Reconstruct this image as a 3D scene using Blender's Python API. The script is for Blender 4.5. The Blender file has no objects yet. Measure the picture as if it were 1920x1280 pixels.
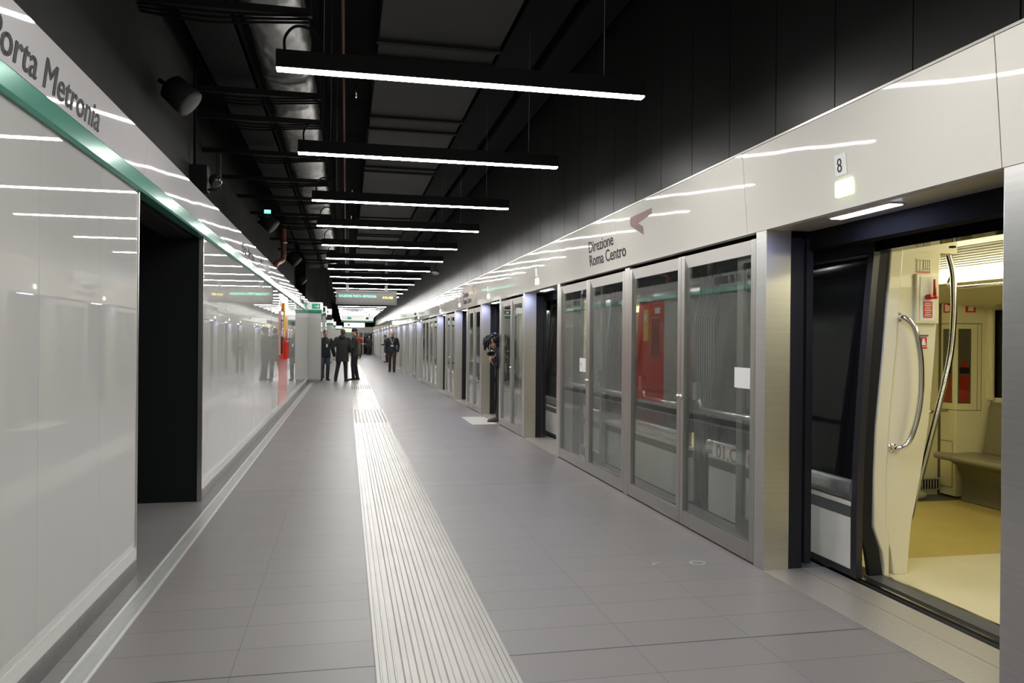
import bpy, bmesh, math, random
from mathutils import Vector, Matrix
random.seed(7)
PI = math.pi
SC = bpy.context.scene
C = SC.collection

# ------------------------------------------------------------------ camera, world, exposure
F_PX, YAW, PITCH, ROLL, CAM_H = 1460.065, 0.209638, -0.000469, 0.009178, 1.4
fw = Vector((math.sin(YAW) * math.cos(PITCH), math.cos(YAW) * math.cos(PITCH), math.sin(PITCH)))
r0 = Vector((math.cos(YAW), -math.sin(YAW), 0))
u0 = r0.cross(fw)
rt = math.cos(ROLL) * r0 + math.sin(ROLL) * u0
up = -math.sin(ROLL) * r0 + math.cos(ROLL) * u0
cd = bpy.data.cameras.new('camera'); cam = bpy.data.objects.new('camera', cd); C.objects.link(cam)
cd.sensor_fit = 'HORIZONTAL'; cd.sensor_width = 36.0; cd.lens = 36.0 * F_PX / 1920.0
cd.clip_start = 0.05; cd.clip_end = 300
cam.matrix_world = Matrix(((rt.x, up.x, -fw.x, 0), (rt.y, up.y, -fw.y, 0), (rt.z, up.z, -fw.z, CAM_H), (0, 0, 0, 1)))
SC.camera = cam
wd = bpy.data.worlds.new('world'); SC.world = wd; wd.use_nodes = True
wd.node_tree.nodes['Background'].inputs[0].default_value = (0.5, 0.5, 0.5, 1)
wd.node_tree.nodes['Background'].inputs[1].default_value = 0.02
SC.view_settings.view_transform = 'Standard'
SC.view_settings.look = 'None'
SC.view_settings.exposure = 0.14
SC.view_settings.gamma = 1.0
SC.view_settings.use_curve_mapping = False
LAMP = 74.0          # ceiling light bars
SOFFIT = 60.0        # bluish lamps over the screen doors
TRAINL = 9.0         # light strips in the train

# ------------------------------------------------------------------ measures (metres; platform runs along +Y)
XR = 2.523           # face of the platform screen
ZF = 2.10            # underside of right fascia
XL = -1.20           # left wall face
Y0, Y1 = -7.0, 77.0
DOORS = [-3.88, -0.2, 3.48]
for b in (10.1, 27.75, 45.4, 63.05):
    DOORS += [b, b + 3.68, b + 7.36, b + 11.04]
HO = 0.885
CARS = [(-6.8, 6.1), (6.5, 23.75), (24.15, 41.4), (41.8, 59.05), (59.45, 76.7)]

# ------------------------------------------------------------------ materials
MAT = {}
def mat(name, col=(.5, .5, .5), rough=.5, metal=0.0, emit=None, strength=0, ior=1.5, coat=0, noise=None, bump=None, wave=None, spec=None):
    m = bpy.data.materials.new(name); m.use_nodes = True
    nt = m.node_tree; b = nt.nodes['Principled BSDF']
    b.inputs['Base Color'].default_value = (*col, 1); b.inputs['Roughness'].default_value = rough
    b.inputs['Metallic'].default_value = metal; b.inputs['IOR'].default_value = ior
    b.inputs['Coat Weight'].default_value = coat; b.inputs['Coat Roughness'].default_value = 0.03
    if spec is not None: b.inputs['Specular IOR Level'].default_value = spec
    if emit:
        b.inputs['Emission Color'].default_value = (*emit, 1); b.inputs['Emission Strength'].default_value = strength
    tc = nt.nodes.new('ShaderNodeTexCoord')
    if noise:      # (scale xyz, amount) colour variation
        sc, amt = noise
        mp = nt.nodes.new('ShaderNodeMapping'); mp.inputs['Scale'].default_value = sc
        nz = nt.nodes.new('ShaderNodeTexNoise'); nz.inputs['Scale'].default_value = 1; nz.inputs['Detail'].default_value = 3
        rp = nt.nodes.new('ShaderNodeMapRange'); rp.inputs[1].default_value = .3; rp.inputs[2].default_value = .7
        rp.inputs[3].default_value = 1 - amt; rp.inputs[4].default_value = 1 + amt
        mx = nt.nodes.new('ShaderNodeVectorMath'); mx.operation = 'SCALE'; mx.inputs[0].default_value = col
        nt.links.new(tc.outputs['Object'], mp.inputs[0]); nt.links.new(mp.outputs[0], nz.inputs[0])
        nt.links.new(nz.outputs[0], rp.inputs[0]); nt.links.new(rp.outputs[0], mx.inputs['Scale'])
        nt.links.new(mx.outputs[0], b.inputs['Base Color'])
    if bump:       # (scale xyz, strength, distance)
        sc, st, ds = bump
        mp = nt.nodes.new('ShaderNodeMapping'); mp.inputs['Scale'].default_value = sc
        nz = nt.nodes.new('ShaderNodeTexNoise'); nz.inputs['Scale'].default_value = 1; nz.inputs['Detail'].default_value = 1
        bp = nt.nodes.new('ShaderNodeBump'); bp.inputs['Strength'].default_value = st; bp.inputs['Distance'].default_value = ds
        nt.links.new(tc.outputs['Object'], mp.inputs[0]); nt.links.new(mp.outputs[0], nz.inputs[0])
        nt.links.new(nz.outputs[0], bp.inputs['Height']); nt.links.new(bp.outputs[0], b.inputs['Normal'])
    MAT[name] = m
    return m

def glass_mat(name, tint=(.9, .95, .93), r0=.05, rough=0.0, haze=0.0, hazecol=(.3, .33, .32)):
    """thin sheet glass: clear with a Schlick reflection on each of its two faces"""
    m = bpy.data.materials.new(name); m.use_nodes = True
    nt = m.node_tree; nt.nodes.clear(); N = nt.nodes; Lk = nt.links
    out = N.new('ShaderNodeOutputMaterial'); tr = N.new('ShaderNodeBsdfTransparent')
    gl = N.new('ShaderNodeBsdfGlossy'); gl.inputs['Roughness'].default_value = rough
    ge = N.new('ShaderNodeNewGeometry'); dt = N.new('ShaderNodeVectorMath'); dt.operation = 'DOT_PRODUCT'
    Lk.new(ge.outputs['Incoming'], dt.inputs[0]); Lk.new(ge.outputs['Normal'], dt.inputs[1])
    def mth(op, a, b):
        n = N.new('ShaderNodeMath'); n.operation = op
        for i, v in enumerate((a, b)):
            if isinstance(v, (int, float)): n.inputs[i].default_value = v
            elif v is not None: Lk.new(v, n.inputs[i])
        return n.outputs[0]
    c = mth('ABSOLUTE', dt.outputs['Value'], None)
    fac = mth('ADD', mth('MULTIPLY', mth('POWER', mth('SUBTRACT', 1, c), 5), 1 - r0), r0)
    mx = N.new('ShaderNodeMixShader'); tr.inputs[0].default_value = (*tint, 1)
    Lk.new(fac, mx.inputs[0])
    if haze > 0:
        df = N.new('ShaderNodeBsdfDiffuse'); df.inputs[0].default_value = (*hazecol, 1)
        m2 = N.new('ShaderNodeMixShader'); m2.inputs[0].default_value = haze
        Lk.new(tr.outputs[0], m2.inputs[1]); Lk.new(df.outputs[0], m2.inputs[2]); Lk.new(m2.outputs[0], mx.inputs[1])
    else: Lk.new(tr.outputs[0], mx.inputs[1])
    Lk.new(gl.outputs[0], mx.inputs[2]); Lk.new(mx.outputs[0], out.inputs[0])
    MAT[name] = m
    return m

def floor_mat(name, col, rough, tx=0.59, ty=0.2925, ox=0.13, oy=3.39, tone=.05, joints=True):
    """grey porcelain slabs, thin joints, wider expansion joint every 14 rows"""
    m = bpy.data.materials.new(name); m.use_nodes = True
    nt = m.node_tree; N = nt.nodes; Lk = nt.links; b = N['Principled BSDF']
    tc = N.new('ShaderNodeTexCoord'); sp = N.new('ShaderNodeSeparateXYZ'); Lk.new(tc.outputs['Object'], sp.inputs[0])
    def mth(op, a, bb=None, c=None):
        n = N.new('ShaderNodeMath'); n.operation = op
        for i, v in enumerate((a, bb, c)):
            if v is None: continue
            if isinstance(v, (int, float)): n.inputs[i].default_value = v
            else: Lk.new(v, n.inputs[i])
        return n.outputs[0]
    v = mth('DIVIDE', mth('SUBTRACT', sp.outputs['Y'], oy), ty)
    row = mth('FLOOR', v); fv = mth('SUBTRACT', v, row)
    off = mth('MULTIPLY', mth('MODULO', mth('ABSOLUTE', mth('FLOOR', mth('DIVIDE', row, 7))), 2), 0.0)
    u = mth('ADD', mth('DIVIDE', mth('SUBTRACT', sp.outputs['X'], ox), tx), off)
    colm = mth('FLOOR', u); fu = mth('SUBTRACT', u, colm)
    jy = mth('LESS_THAN', mth('MULTIPLY', mth('MINIMUM', fv, mth('SUBTRACT', 1, fv)), ty), 0.0021)
    jx = mth('LESS_THAN', mth('MULTIPLY', mth('MINIMUM', fu, mth('SUBTRACT', 1, fu)), tx), 0.0014)
    v2 = mth('DIVIDE', mth('SUBTRACT', sp.outputs['Y'], oy), ty * 14)
    f2 = mth('SUBTRACT', v2, mth('FLOOR', v2))
    je = mth('LESS_THAN', mth('MULTIPLY', mth('MINIMUM', f2, mth('SUBTRACT', 1, f2)), ty * 14), 0.005)
    jj = mth('MAXIMUM', mth('MULTIPLY', mth('MAXIMUM', jy, jx), 0.5), mth('MULTIPLY', je, 0.75))
    cb = N.new('ShaderNodeCombineXYZ'); Lk.new(colm, cb.inputs[0]); Lk.new(row, cb.inputs[1])
    wn = N.new('ShaderNodeTexWhiteNoise'); wn.noise_dimensions = '3D'; Lk.new(cb.outputs[0], wn.inputs[0])
    nz = N.new('ShaderNodeTexNoise'); nz.inputs['Scale'].default_value = 2.2; nz.inputs['Detail'].default_value = 5; Lk.new(tc.outputs['Object'], nz.inputs[0])
    k = mth('ADD', mth('ADD', 1 - tone * 1.7, mth('MULTIPLY', wn.outputs[0], tone)), mth('MULTIPLY', nz.outputs[0], tone * 2.4))
    if joints: k = mth('MULTIPLY', k, mth('SUBTRACT', 1, jj))
    sc = N.new('ShaderNodeVectorMath'); sc.operation = 'SCALE'; sc.inputs[0].default_value = col; Lk.new(k, sc.inputs['Scale'])
    Lk.new(sc.outputs[0], b.inputs['Base Color'])
    Lk.new(mth('ADD', rough - .06, mth('MULTIPLY', nz.outputs[0], .12)), b.inputs['Roughness'])
    b.inputs['Specular IOR Level'].default_value = .24
    MAT[name] = m
    return m

floor_mat('floor_tile', (.200, .188, .187), .40)
floor_mat('passage_tile', (.15, .135, .125), .45)
mat('tactile', (.385, .375, .35), .26, spec=.2, bump=((3, 9, 3), .3, .003), noise=((6, 2, 6), .06))
mat('channel', (.42, .43, .42), .35, metal=.3, noise=((30, 3, 30), .1))
mat('channel_edge', (.72, .72, .70), .3, metal=.4)
mat('wallglass', (.54, .535, .515), .012, ior=1.5)
mat('panelseam', (.36, .36, .34), .3)
mat('skirt', (.26, .26, .25), .3, metal=.8, noise=((3, 30, 30), .08))
mat('skirtlight', (.62, .61, .59), .25)
mat('fascia_left', (.66, .64, .65), .03, spec=.3, bump=((1.1, 1.6, 2.2), .3, .008))
mat('fascia_right', (.74, .72, .67), .03, spec=.3, bump=((1.1, 1.3, 2.0), .3, .008))
mat('fascia_lip', (.62, .60, .55), .3, metal=.3)
mat('green', (.10, .36, .27), .20, metal=.25, bump=((1, 6, 8), .1, .004))
mat('green_paint', (.03, .26, .16), .4)
mat('darkwall', (.026, .026, .0255), .7, spec=.12, noise=((.6, .9, .7), .25))
mat('ceiling', (.012, .0115, .011), .9, spec=.05, noise=((1, 1, 1), .3))
mat('blackpanel', (.009, .0088, .0085), .40, spec=.25, noise=((1, 8, 1), .1))
mat('blackmatte', (.007, .007, .007), .8, spec=.05)
mat('passageblack', (.010, .012, .012), .7, spec=.1)
mat('blackplastic', (.010, .010, .010), .6, spec=.1)
mat('duct', (.026, .025, .024), .8, spec=.08, noise=((2, 2, 2), .08))
mat('ductseam', (.012, .012, .012), .8, spec=.05)
mat('foil', (.26, .255, .245), .42, metal=.85, bump=((9, 5, 9), .7, .03), noise=((5, 3, 5), .18))
mat('copper', (.08, .03, .018), .45)
mat('redpipe', (.17, .035, .02), .4)
mat('steel', (.47, .455, .43), .34, metal=1, noise=((2, 90, 1.2), .07))
mat('steel_light', (.56, .54, .51), .28, metal=1, noise=((40, 40, 2), .05))
mat('steel_reveal', (.60, .59, .58), .34, metal=1, noise=((2, 2, 60), .05))
mat('steel_polish', (.62, .57, .49), .38, metal=.6, bump=((5, 3, 5), .15, .004))
mat('bevelrail', (.86, .84, .81), .4)  # pale diffuse colour stands in for the bright floor mirrored in the slope
mat('sillplate', (.44, .42, .39), .4, metal=.6, noise=((60, 60, 14), .06))
mat('chrome', (.72, .71, .68), .16, metal=1)
mat('rubber', (.012, .0125, .016), .5, spec=.25)
mat('paper', (.80, .80, .80), .6)
glass_mat('psdglass', (.93, .96, .94), r0=.10, haze=.03)
glass_mat('innerglass', (.96, .98, .97), r0=.02)
glass_mat('tintglass', (.6, .6, .55), r0=.04)
glass_mat('cabglass', (.85, .85, .8), r0=.04)
mat('trainblack', (.006, .006, .007), .10, spec=.35)
mat('trainwhite', (.62, .61, .57), .35, noise=((1, 3, 3), .05))
mat('traingrey', (.085, .088, .092), .35)
mat('trainsilver', (.50, .50, .50), .25, metal=.8)
mat('trainleaf', (.024, .023, .027), .3)
mat('cream', (.76, .72, .54), .3, coat=.3)
mat('creamwall', (.74, .69, .44), .35, coat=.2)
mat('creamline', (.10, .09, .05), .6)
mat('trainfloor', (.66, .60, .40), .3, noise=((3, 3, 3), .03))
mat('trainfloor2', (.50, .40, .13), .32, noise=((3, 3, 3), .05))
mat('seat', (.22, .20, .125), .38)
mat('seatdark', (.17, .155, .10), .5)
mat('grille', (.50, .49, .42), .4, metal=.4)
mat('cabin_ceiling', (.66, .60, .36), .35)
mat('bellows', (.045, .045, .045), .6)
mat('bellowsedge', (.20, .20, .19), .5)
mat('red', (.60, .035, .02), .22)
mat('redbright', (.72, .05, .025), .12, ior=1.6)
mat('yellow', (.75, .50, .05), .35)
mat('orange', (.50, .10, .04), .5)
mat('blue', (.03, .10, .25), .4)
mat('ink', (.014, .013, .016), .5, spec=.2)
mat('inkgrey', (.12, .12, .13), .5)
mat('maroon', (.11, .014, .016), .4, spec=.2)
mat('whiteplate', (.80, .80, .80), .4)
mat('boardgrey', (.16, .155, .15), .45)
mat('boardscreen', (.075, .072, .068), .4)
mat('signwhite', (.8, .8, .78), .4, emit=(1, 1, .96), strength=.35)
mat('signbright', (.9, .9, .88), .4, emit=(1, 1, .96), strength=1.0)
mat('led_green', (.1, .5, .35), .5, emit=(.22, .9, .62), strength=1.0)
mat('led_amber', (.6, .45, .1), .5, emit=(1, .66, .16), strength=1.4)
mat('lamp', (1, 1, 1), .5, emit=(1, .985, .95), strength=LAMP)
mat('soffitlamp', (1, 1, 1), .5, emit=(.52, .58, 1), strength=SOFFIT)
mat('trainlamp', (1, 1, 1), .5, emit=(1, .93, .60), strength=TRAINL)
mat('statuslamp', (.6, .7, .5), .5, emit=(.80, 1, .50), strength=2.2)
mat('statuscore', (1, 1, 1), .5, emit=(.95, 1, .80), strength=7.0)
mat('smallgreen', (.1, .8, .4), .5, emit=(.2, 1, .5), strength=2)
mat('exitgreen', (.02, .28, .17), .4, emit=(.02, .5, .3), strength=.25)
mat('smokedome', (.02, .02, .02), .05, ior=1.7)
mat('speakergrey', (.06, .06, .057), .6)
mat('chalk', (.50, .49, .47), .7)
# people
mat('skin', (.46, .26, .18), .5)
mat('skin_pale', (.58, .36, .27), .5)
mat('hair_dark', (.018, .013, .010), .5)
mat('hair_brown', (.05, .03, .018), .5)
mat('hair_grey', (.35, .32, .29), .6)
mat('hair_blue', (.008, .009, .022), .35)
mat('jacket_black', (.013, .013, .013), .7)
mat('jacket_navy', (.011, .013, .018), .7)
mat('jacket_dark', (.016, .016, .018), .6)
mat('jacket_red', (.45, .04, .03), .6)
mat('denim', (.075, .09, .12), .8, noise=((6, 6, 3), .5))
mat('trouser_black', (.014, .013, .014), .75)
mat('trouser_brown', (.035, .022, .018), .75)
mat('olive', (.10, .095, .05), .75)
mat('shoe_black', (.010, .010, .010), .4)
mat('shoe_brown', (.05, .045, .035), .6)
mat('lip', (.33, .12, .10), .5)
mat('tag', (.75, .75, .78), .5)

# ------------------------------------------------------------------ mesh helpers
class M:
    def __init__(s): s.v = []; s.f = []; s.mi = []; s.cur = 0; s.sm = []; s.smooth = False
    def add(s, vs, fs):
        n = len(s.v); s.v += [tuple(p) for p in vs]
        for f in fs: s.f.append([i + n for i in f]); s.mi.append(s.cur); s.sm.append(s.smooth)
        return s
    def box(s, x0, x1, y0, y1, z0, z1):
        vs = [(x, y, z) for z in (z0, z1) for y in (y0, y1) for x in (x0, x1)]
        return s.add(vs, [(0, 2, 3, 1), (4, 5, 7, 6), (0, 1, 5, 4), (2, 6, 7, 3), (0, 4, 6, 2), (1, 3, 7, 5)])
    def prism(s, poly, axis, a, b):
        """poly 2-D; axis 'y': poly=(x,z); 'x': (y,z); 'z': (x,y)"""
        def P(p, t): return {'y': (p[0], t, p[1]), 'x': (t, p[0], p[1]), 'z': (p[0], p[1], t)}[axis]
        n = len(poly); vs = [P(p, a) for p in poly] + [P(p, b) for p in poly]
        fs = [tuple(range(n)), tuple(range(2 * n - 1, n - 1, -1))] + [(i, i + n, (i + 1) % n + n, (i + 1) % n) for i in range(n)]
        return s.add(vs, fs)
    def tube(s, pts, r, n=10, cap=True, flat=1.0):
        pts = [Vector(p) for p in pts]; rs = r if isinstance(r, (list, tuple)) else [r] * len(pts)
        sm = s.smooth; s.smooth = True
        base = len(s.v); ref = Vector((0, 0, 1))
        t0 = (pts[1] - pts[0]).normalized()
        if abs(t0.dot(ref)) > .9: ref = Vector((1, 0, 0))
        a = t0.cross(ref).normalized()
        vs = []
        for i, p in enumerate(pts):
            t = (pts[min(i + 1, len(pts) - 1)] - pts[max(i - 1, 0)]).normalized()
            a = (a - t * a.dot(t)).normalized(); b = t.cross(a)
            for k in range(n):
                th = 2 * PI * k / n
                vs.append(p + rs[i] * (math.cos(th) * a + math.sin(th) * b * flat))
        fs = []
        for i in range(len(pts) - 1):
            for k in range(n):
                fs.append((i * n + k, i * n + (k + 1) % n, (i + 1) * n + (k + 1) % n, (i + 1) * n + k))
        if cap: fs += [tuple(range(n - 1, -1, -1)), tuple((len(pts) - 1) * n + k for k in range(n))]
        s.add(vs, fs); s.smooth = sm
        return s
    def ell(s, c, rx, ry, rz, n=14, m=9, rot=None):
        sm = s.smooth; s.smooth = True
        vs = []; c = Vector(c)
        for j in range(m + 1):
            ph = PI * j / m
            for k in range(n):
                th = 2 * PI * k / n
                p = Vector((rx * math.sin(ph) * math.cos(th), ry * math.sin(ph) * math.sin(th), rz * math.cos(ph)))
                if rot: p = rot @ p
                vs.append(c + p)
        fs = [(j * n + k, (j + 1) * n + k, (j + 1) * n + (k + 1) % n, j * n + (k + 1) % n) for j in range(m) for k in range(n)]
        s.add(vs, fs); s.smooth = sm
        return s
    def loft(s, rings, cap=True):
        """rings: list of (centre, rx, ry[, power]) stacked; horizontal superellipses"""
        n = 20; vs = []
        sm = s.smooth; s.smooth = True
        for c, rx, ry in rings:
            for k in range(n):
                th = 2 * PI * k / n; ct, st = math.cos(th), math.sin(th)
                vs.append((c[0] + rx * math.copysign(abs(ct) ** .85, ct), c[1] + ry * math.copysign(abs(st) ** .85, st), c[2]))
        fs = [(i * n + k, i * n + (k + 1) % n, (i + 1) * n + (k + 1) % n, (i + 1) * n + k) for i in range(len(rings) - 1) for k in range(n)]
        if cap: fs += [tuple(range(n - 1, -1, -1)), tuple((len(rings) - 1) * n + k for k in range(n))]
        s.add(vs, fs); s.smooth = sm
        return s
    def m(s, i): s.cur = i; return s
    def build(s, name, mats, parent=None, bevel=0, remesh=0, local=False, smooth_it=0):
        me = bpy.data.meshes.new(name)
        off = Vector((0, 0, 0))
        if parent is not None and not local:
            p = parent
            while p is not None: off += p.location; p = p.parent
        me.from_pydata([tuple(Vector(v) - off) for v in s.v], [], s.f)
        if isinstance(mats, str): mats = [mats]
        for q in mats: me.materials.append(MAT[q])
        me.polygons.foreach_set('material_index', s.mi)
        me.polygons.foreach_set('use_smooth', [bool(x) for x in s.sm])
        bm = bmesh.new(); bm.from_mesh(me)
        bmesh.ops.remove_doubles(bm, verts=bm.verts, dist=1e-5)
        bmesh.ops.recalc_face_normals(bm, faces=bm.faces); bm.to_mesh(me); bm.free()
        me.update()
        o = bpy.data.objects.new(name, me); C.objects.link(o)
        if parent is not None: o.parent = parent
        if bevel:
            b = o.modifiers.new('bevel', 'BEVEL'); b.width = bevel; b.segments = 2; b.limit_method = 'ANGLE'; b.angle_limit = math.radians(40)
        if remesh:
            r = o.modifiers.new('remesh', 'REMESH'); r.mode = 'VOXEL'; r.voxel_size = remesh; r.use_smooth_shade = True
            if smooth_it:
                q = o.modifiers.new('smooth', 'SMOOTH'); q.iterations = smooth_it; q.factor = .5
        return o

def root(name, label, cat, loc=(0, 0, 0), group=None, rotz=0):
    o = bpy.data.objects.new(name, None); C.objects.link(o); o.location = loc; o.rotation_euler = (0, 0, rotz)
    o.empty_display_size = .1
    return tag(o, label, cat, group)
def tag(o, label, cat, group=None, kind=None):
    o['label'] = label; o['category'] = cat
    if group: o['group'] = group
    if kind: o['kind'] = kind
    return o
def struct(o): o['kind'] = 'structure'; return o
def kids(o): return [c for c in bpy.data.objects if c.parent == o]
def copy_tree(o, loc, label=None, group=None):
    tree = [(c, [g for g in ALLK.get(c.name, [])]) for c in ALLK.get(o.name, [])]
    r = o.copy(); C.objects.link(r); r.location = loc
    if label: r['label'] = label
    if group: r['group'] = group
    for c, gs in tree:
        d = c.copy(); C.objects.link(d); d.parent = r
        for g in gs:
            e = g.copy(); C.objects.link(e); e.parent = d
    return r
ALLK = {}
def index_kids(o):
    ALLK[o.name] = kids(o)
    for c in ALLK[o.name]: ALLK[c.name] = kids(c)
ORD = ['nearest', 'second', 'third', 'fourth', 'fifth', 'sixth', 'seventh', 'eighth', 'ninth', 'tenth', 'eleventh', 'twelfth', 'thirteenth', 'fourteenth', 'fifteenth',
       'sixteenth', 'seventeenth', 'eighteenth', 'nineteenth', 'twentieth'] + ['twenty-' + w for w in ('first', 'second', 'third', 'fourth', 'fifth', 'sixth', 'seventh', 'eighth', 'ninth')] + \
      ['thirtieth'] + ['thirty-' + w for w in ('first', 'second', 'third', 'fourth', 'fifth', 'sixth', 'seventh', 'eighth', 'ninth')]

def text_mesh(name, body, material, parent, size, M4, bold=0.0, squeeze=1.0, spacing=1.0, depth=.0008, align='LEFT', line=1.0, width=None, heavy=0.0):
    cu = bpy.data.curves.new(name, 'FONT'); cu.body = body; cu.size = size; cu.extrude = depth; cu.offset = bold
    cu.space_character = spacing; cu.align_x = align; cu.space_line = line; cu.resolution_u = 4
    t = bpy.data.objects.new(name + '_src', cu); C.objects.link(t)
    bpy.context.view_layer.update()
    me = bpy.data.meshes.new_from_object(t.evaluated_get(bpy.context.evaluated_depsgraph_get()))
    bpy.data.objects.remove(t); bpy.data.curves.remove(cu)
    me.name = name; me.materials.clear(); me.materials.append(MAT[material])
    if heavy:      # heavier strokes: the same letters laid again a hair to each side
        bm = bmesh.new()
        for dx, dy in ((-heavy, 0), (heavy, 0), (0, heavy * .6), (0, -heavy * .6)):
            t_ = me.copy(); t_.transform(Matrix.Translation((dx, dy, abs(dx) * .02))); bm.from_mesh(t_); bpy.data.meshes.remove(t_)
        bm.to_mesh(me); bm.free()
    off = Vector((0, 0, 0)); p = parent
    while p is not None: off += p.location; p = p.parent
    if width:
        xs_ = [v.co.x for v in me.vertices]; squeeze = width / (max(xs_) - min(xs_))
    me.transform(Matrix.Translation(-off) @ M4 @ Matrix.Diagonal((squeeze, 1, 1, 1)))
    o = bpy.data.objects.new(name, me); C.objects.link(o)
    if parent is not None: o.parent = parent
    return o
def frame_m(origin, right, upv):
    r = Vector(right).normalized(); u = Vector(upv).normalized(); n = r.cross(u)
    return Matrix(((r.x, u.x, n.x, origin[0]), (r.y, u.y, n.y, origin[1]), (r.z, u.z, n.z, origin[2]), (0, 0, 0, 1)))

# ------------------------------------------------------------------ room shell
struct(M().box(-7, XR + .42, Y0, Y1 + 6, -.25, 0).build('floor', 'floor_tile'))
struct(M().box(-7, 8.6, Y0, Y1 + 6, 4.75, 4.95).build('ceiling', 'ceiling'))
# dark wall above the left fascia, set back beyond the passage
struct(M().box(-1.5, -1.30, Y0, 7.1, 2.25, 4.75).box(-2.3, -1.62, 7.1, 26.0, 2.25, 4.75).box(-7.2, -7.0, 4.95, Y1, 0, 4.75).build('wall_left', 'darkwall'))
struct(M().box(-1.62, -1.30, 26.0, Y1, 2.62, 4.75).build('wall_left', 'ceiling'))
struct(M().box(8.4, 8.6, Y0, Y1 + 6, -1.4, 4.75).build('wall_right', 'blackmatte'))
struct(M().box(-7, 8.6, Y0 - .2, Y0, -1.4, 4.75).build('wall_back', 'darkwall'))
struct(M().box(XR + .42, 8.6, Y0, Y1 + 6, -1.5, -1.25).build('floor', 'blackmatte'))
# side of the platform slab under the threshold
# passage in the left wall: black side walls, header
mp = M().box(-7, XL - .02, 7.09, 7.2, 0, 2.6)
mp.box(-7, XL - .03, 4.80, 4.945, 0, 2.6)
mp.box(-7, XL - .02, 4.945, 7.09, 2.5, 2.6)
struct(mp.build('wall_passage', 'passageblack'))
# solid core behind the wall glass
struct(M().box(-1.30, -1.225, Y0, 4.80, 0, 2.5).box(-1.30, -1.225, 7.2, 25.98, 0, 2.5).build('wall_left', 'darkwall'))

# black ribbed cladding above the right fascia (rough dark metal, vertical joints)
w = M()
y = Y0
while y < Y1:
    w.box(2.60, 2.66, y + .004, y + .596, 2.50, 4.75); y += .6
w.m(1).box(2.655, 2.70, Y0, Y1, 2.50, 4.75)
struct(w.build('wall_right', ['blackpanel', 'blackmatte']))

# ------------------------------------------------------------------ floor inlays
def tactile():
    o = root('tactile_strip', 'pale grooved tactile guidance strip running down the platform floor', 'tactile paving', (.43, 3, 0))
    m = M(); m.box(.135, .72, Y0, 13.3, 0, .004).box(.135, .72, 15.8, 22.4, 0, .004).box(.135, .72, 24.6, Y1, 0, .004)
    m.build('base_slab', 'tactile', o)
    r = M()
    xs = [.155, .185, .215] + [.262 + .0585 * i for i in range(7)] + [.655, .68, .705]
    for (a, b) in ((Y0, 13.3), (15.8, 22.4), (24.6, Y1)):
        for i, x in enumerate(xs):
            wd_ = .005 if (i < 3 or i > 9) else .017
            r.prism([(x - wd_, .004), (x + wd_, .004), (x + wd_ * .6, .009), (x - wd_ * .6, .009)], 'y', a, b)
    g = r.build('raised_ribs', 'tactile', o)
    for a, b in ((13.3, 15.8), (22.4, 24.6)):
        c = M(); c.box(.135, .72, a, b, 0, .004)
        yy = a + .07
        while yy < b - .03:
            for k in range(9):
                x = .18 + .062 * k
                c.prism([(x - .016, yy - .016), (x + .016, yy - .016), (x + .016, yy + .016), (x - .016, yy + .016)], 'z', .004, .009)
            yy += .07
        c.build('dot_plate', 'tactile', o)
    return o
tactile()
d = root('drain_channel', 'slim metal drainage channel set in the floor beside the left wall', 'drain channel', (-1.065, 3, 0))
M().box(-1.105, -1.028, Y0, 25.9, 0, .003).build('channel_cover', 'channel', d)
for x0, x1 in ((-1.118, -1.105), (-1.028, -1.014)):
    M().box(x0, x1, Y0, 25.9, 0, .006).build('edge_rail', 'channel_edge', d)
# scuffs on the floor
s1 = M()
def arc(cx, cy, r0_, r1_, a0, a1, sx=1, sy=1):
    n = 14; v = []
    for i in range(n + 1):
        a = a0 + (a1 - a0) * i / n
        v.append((cx + r0_ * math.cos(a) * sx, cy + r0_ * math.sin(a) * sy, .0012)); v.append((cx + r1_ * math.cos(a) * sx, cy + r1_ * math.sin(a) * sy, .0012))
    s1.add(v, [(2 * i, 2 * i + 1, 2 * i + 3, 2 * i + 2) for i in range(n)])
arc(2.20, 4.60, .035, .045, -.3, 3.6, 1.2, 1)
arc(2.20, 4.60, .035, .045, 3.6, 5.6, 1.2, 1)
tag(s1.build('floor_mark', 'chalk'), 'faint white chalk ring on the floor before the nearest screen', 'floor mark')
s1 = M()
arc(1.95, 4.62, .03, .038, 1.2, 3.9, 1.3, .8)
tag(s1.build('floor_mark', 'chalk'), 'small white chalk hook mark left of the chalk ring', 'floor mark')
tag(M().box(2.07, 2.50, 12.85, 14.15, 0, .002).build('floor_patch', 'chalk'), 'pale replacement slab in the floor by the photographer doorway', 'floor slab')

# ------------------------------------------------------------------ left wall: glass panels, skirting, green band, fascia
def wall_panels(ya, yb, first_edges, what, seg):
    ys = first_edges; i = 0
    for a, b in zip(ys[:-1], ys[1:]):
        if a > 14.7 and b < 17.2: continue
        m = M().box(-1.222, XL - .008, a + .0015, b - .0015, .105, 2.42)
        m.m(1).box(-1.224, XL - .010, b - .0015, b + .0015, .105, 2.42)
        o = m.build('wall_panel', ['wallglass', 'panelseam'])
        if seg == 0: lab = ['glossy white glass wall panel %s, before the dark passage' % w for w in
                            ('behind the camera end', 'behind the camera end', 'behind the camera end', 'behind the camera end', 'behind the camera end', 'behind the camera end',
                             'behind the camera end', 'behind the camera end', 'behind the camera end', 'behind the camera end', 'at the left picture edge', 'second from the opening', 'right at the opening edge')][max(0, 12 - (len(ys) - 2 - i))]
        else: lab = '%s glossy white glass wall panel beyond the dark passage' % ORD[i]
        tag(o, lab, 'wall panel', 'glass wall panels ' + what)
        i += 1
e0 = [4.95]
e0 = [4.95, 4.244, 3.453]
while e0[-1] > Y0 + .8: e0.append(e0[-1] - .785)
wall_panels(Y0, 4.95, e0[::-1], 'before the passage', 0)
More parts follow.
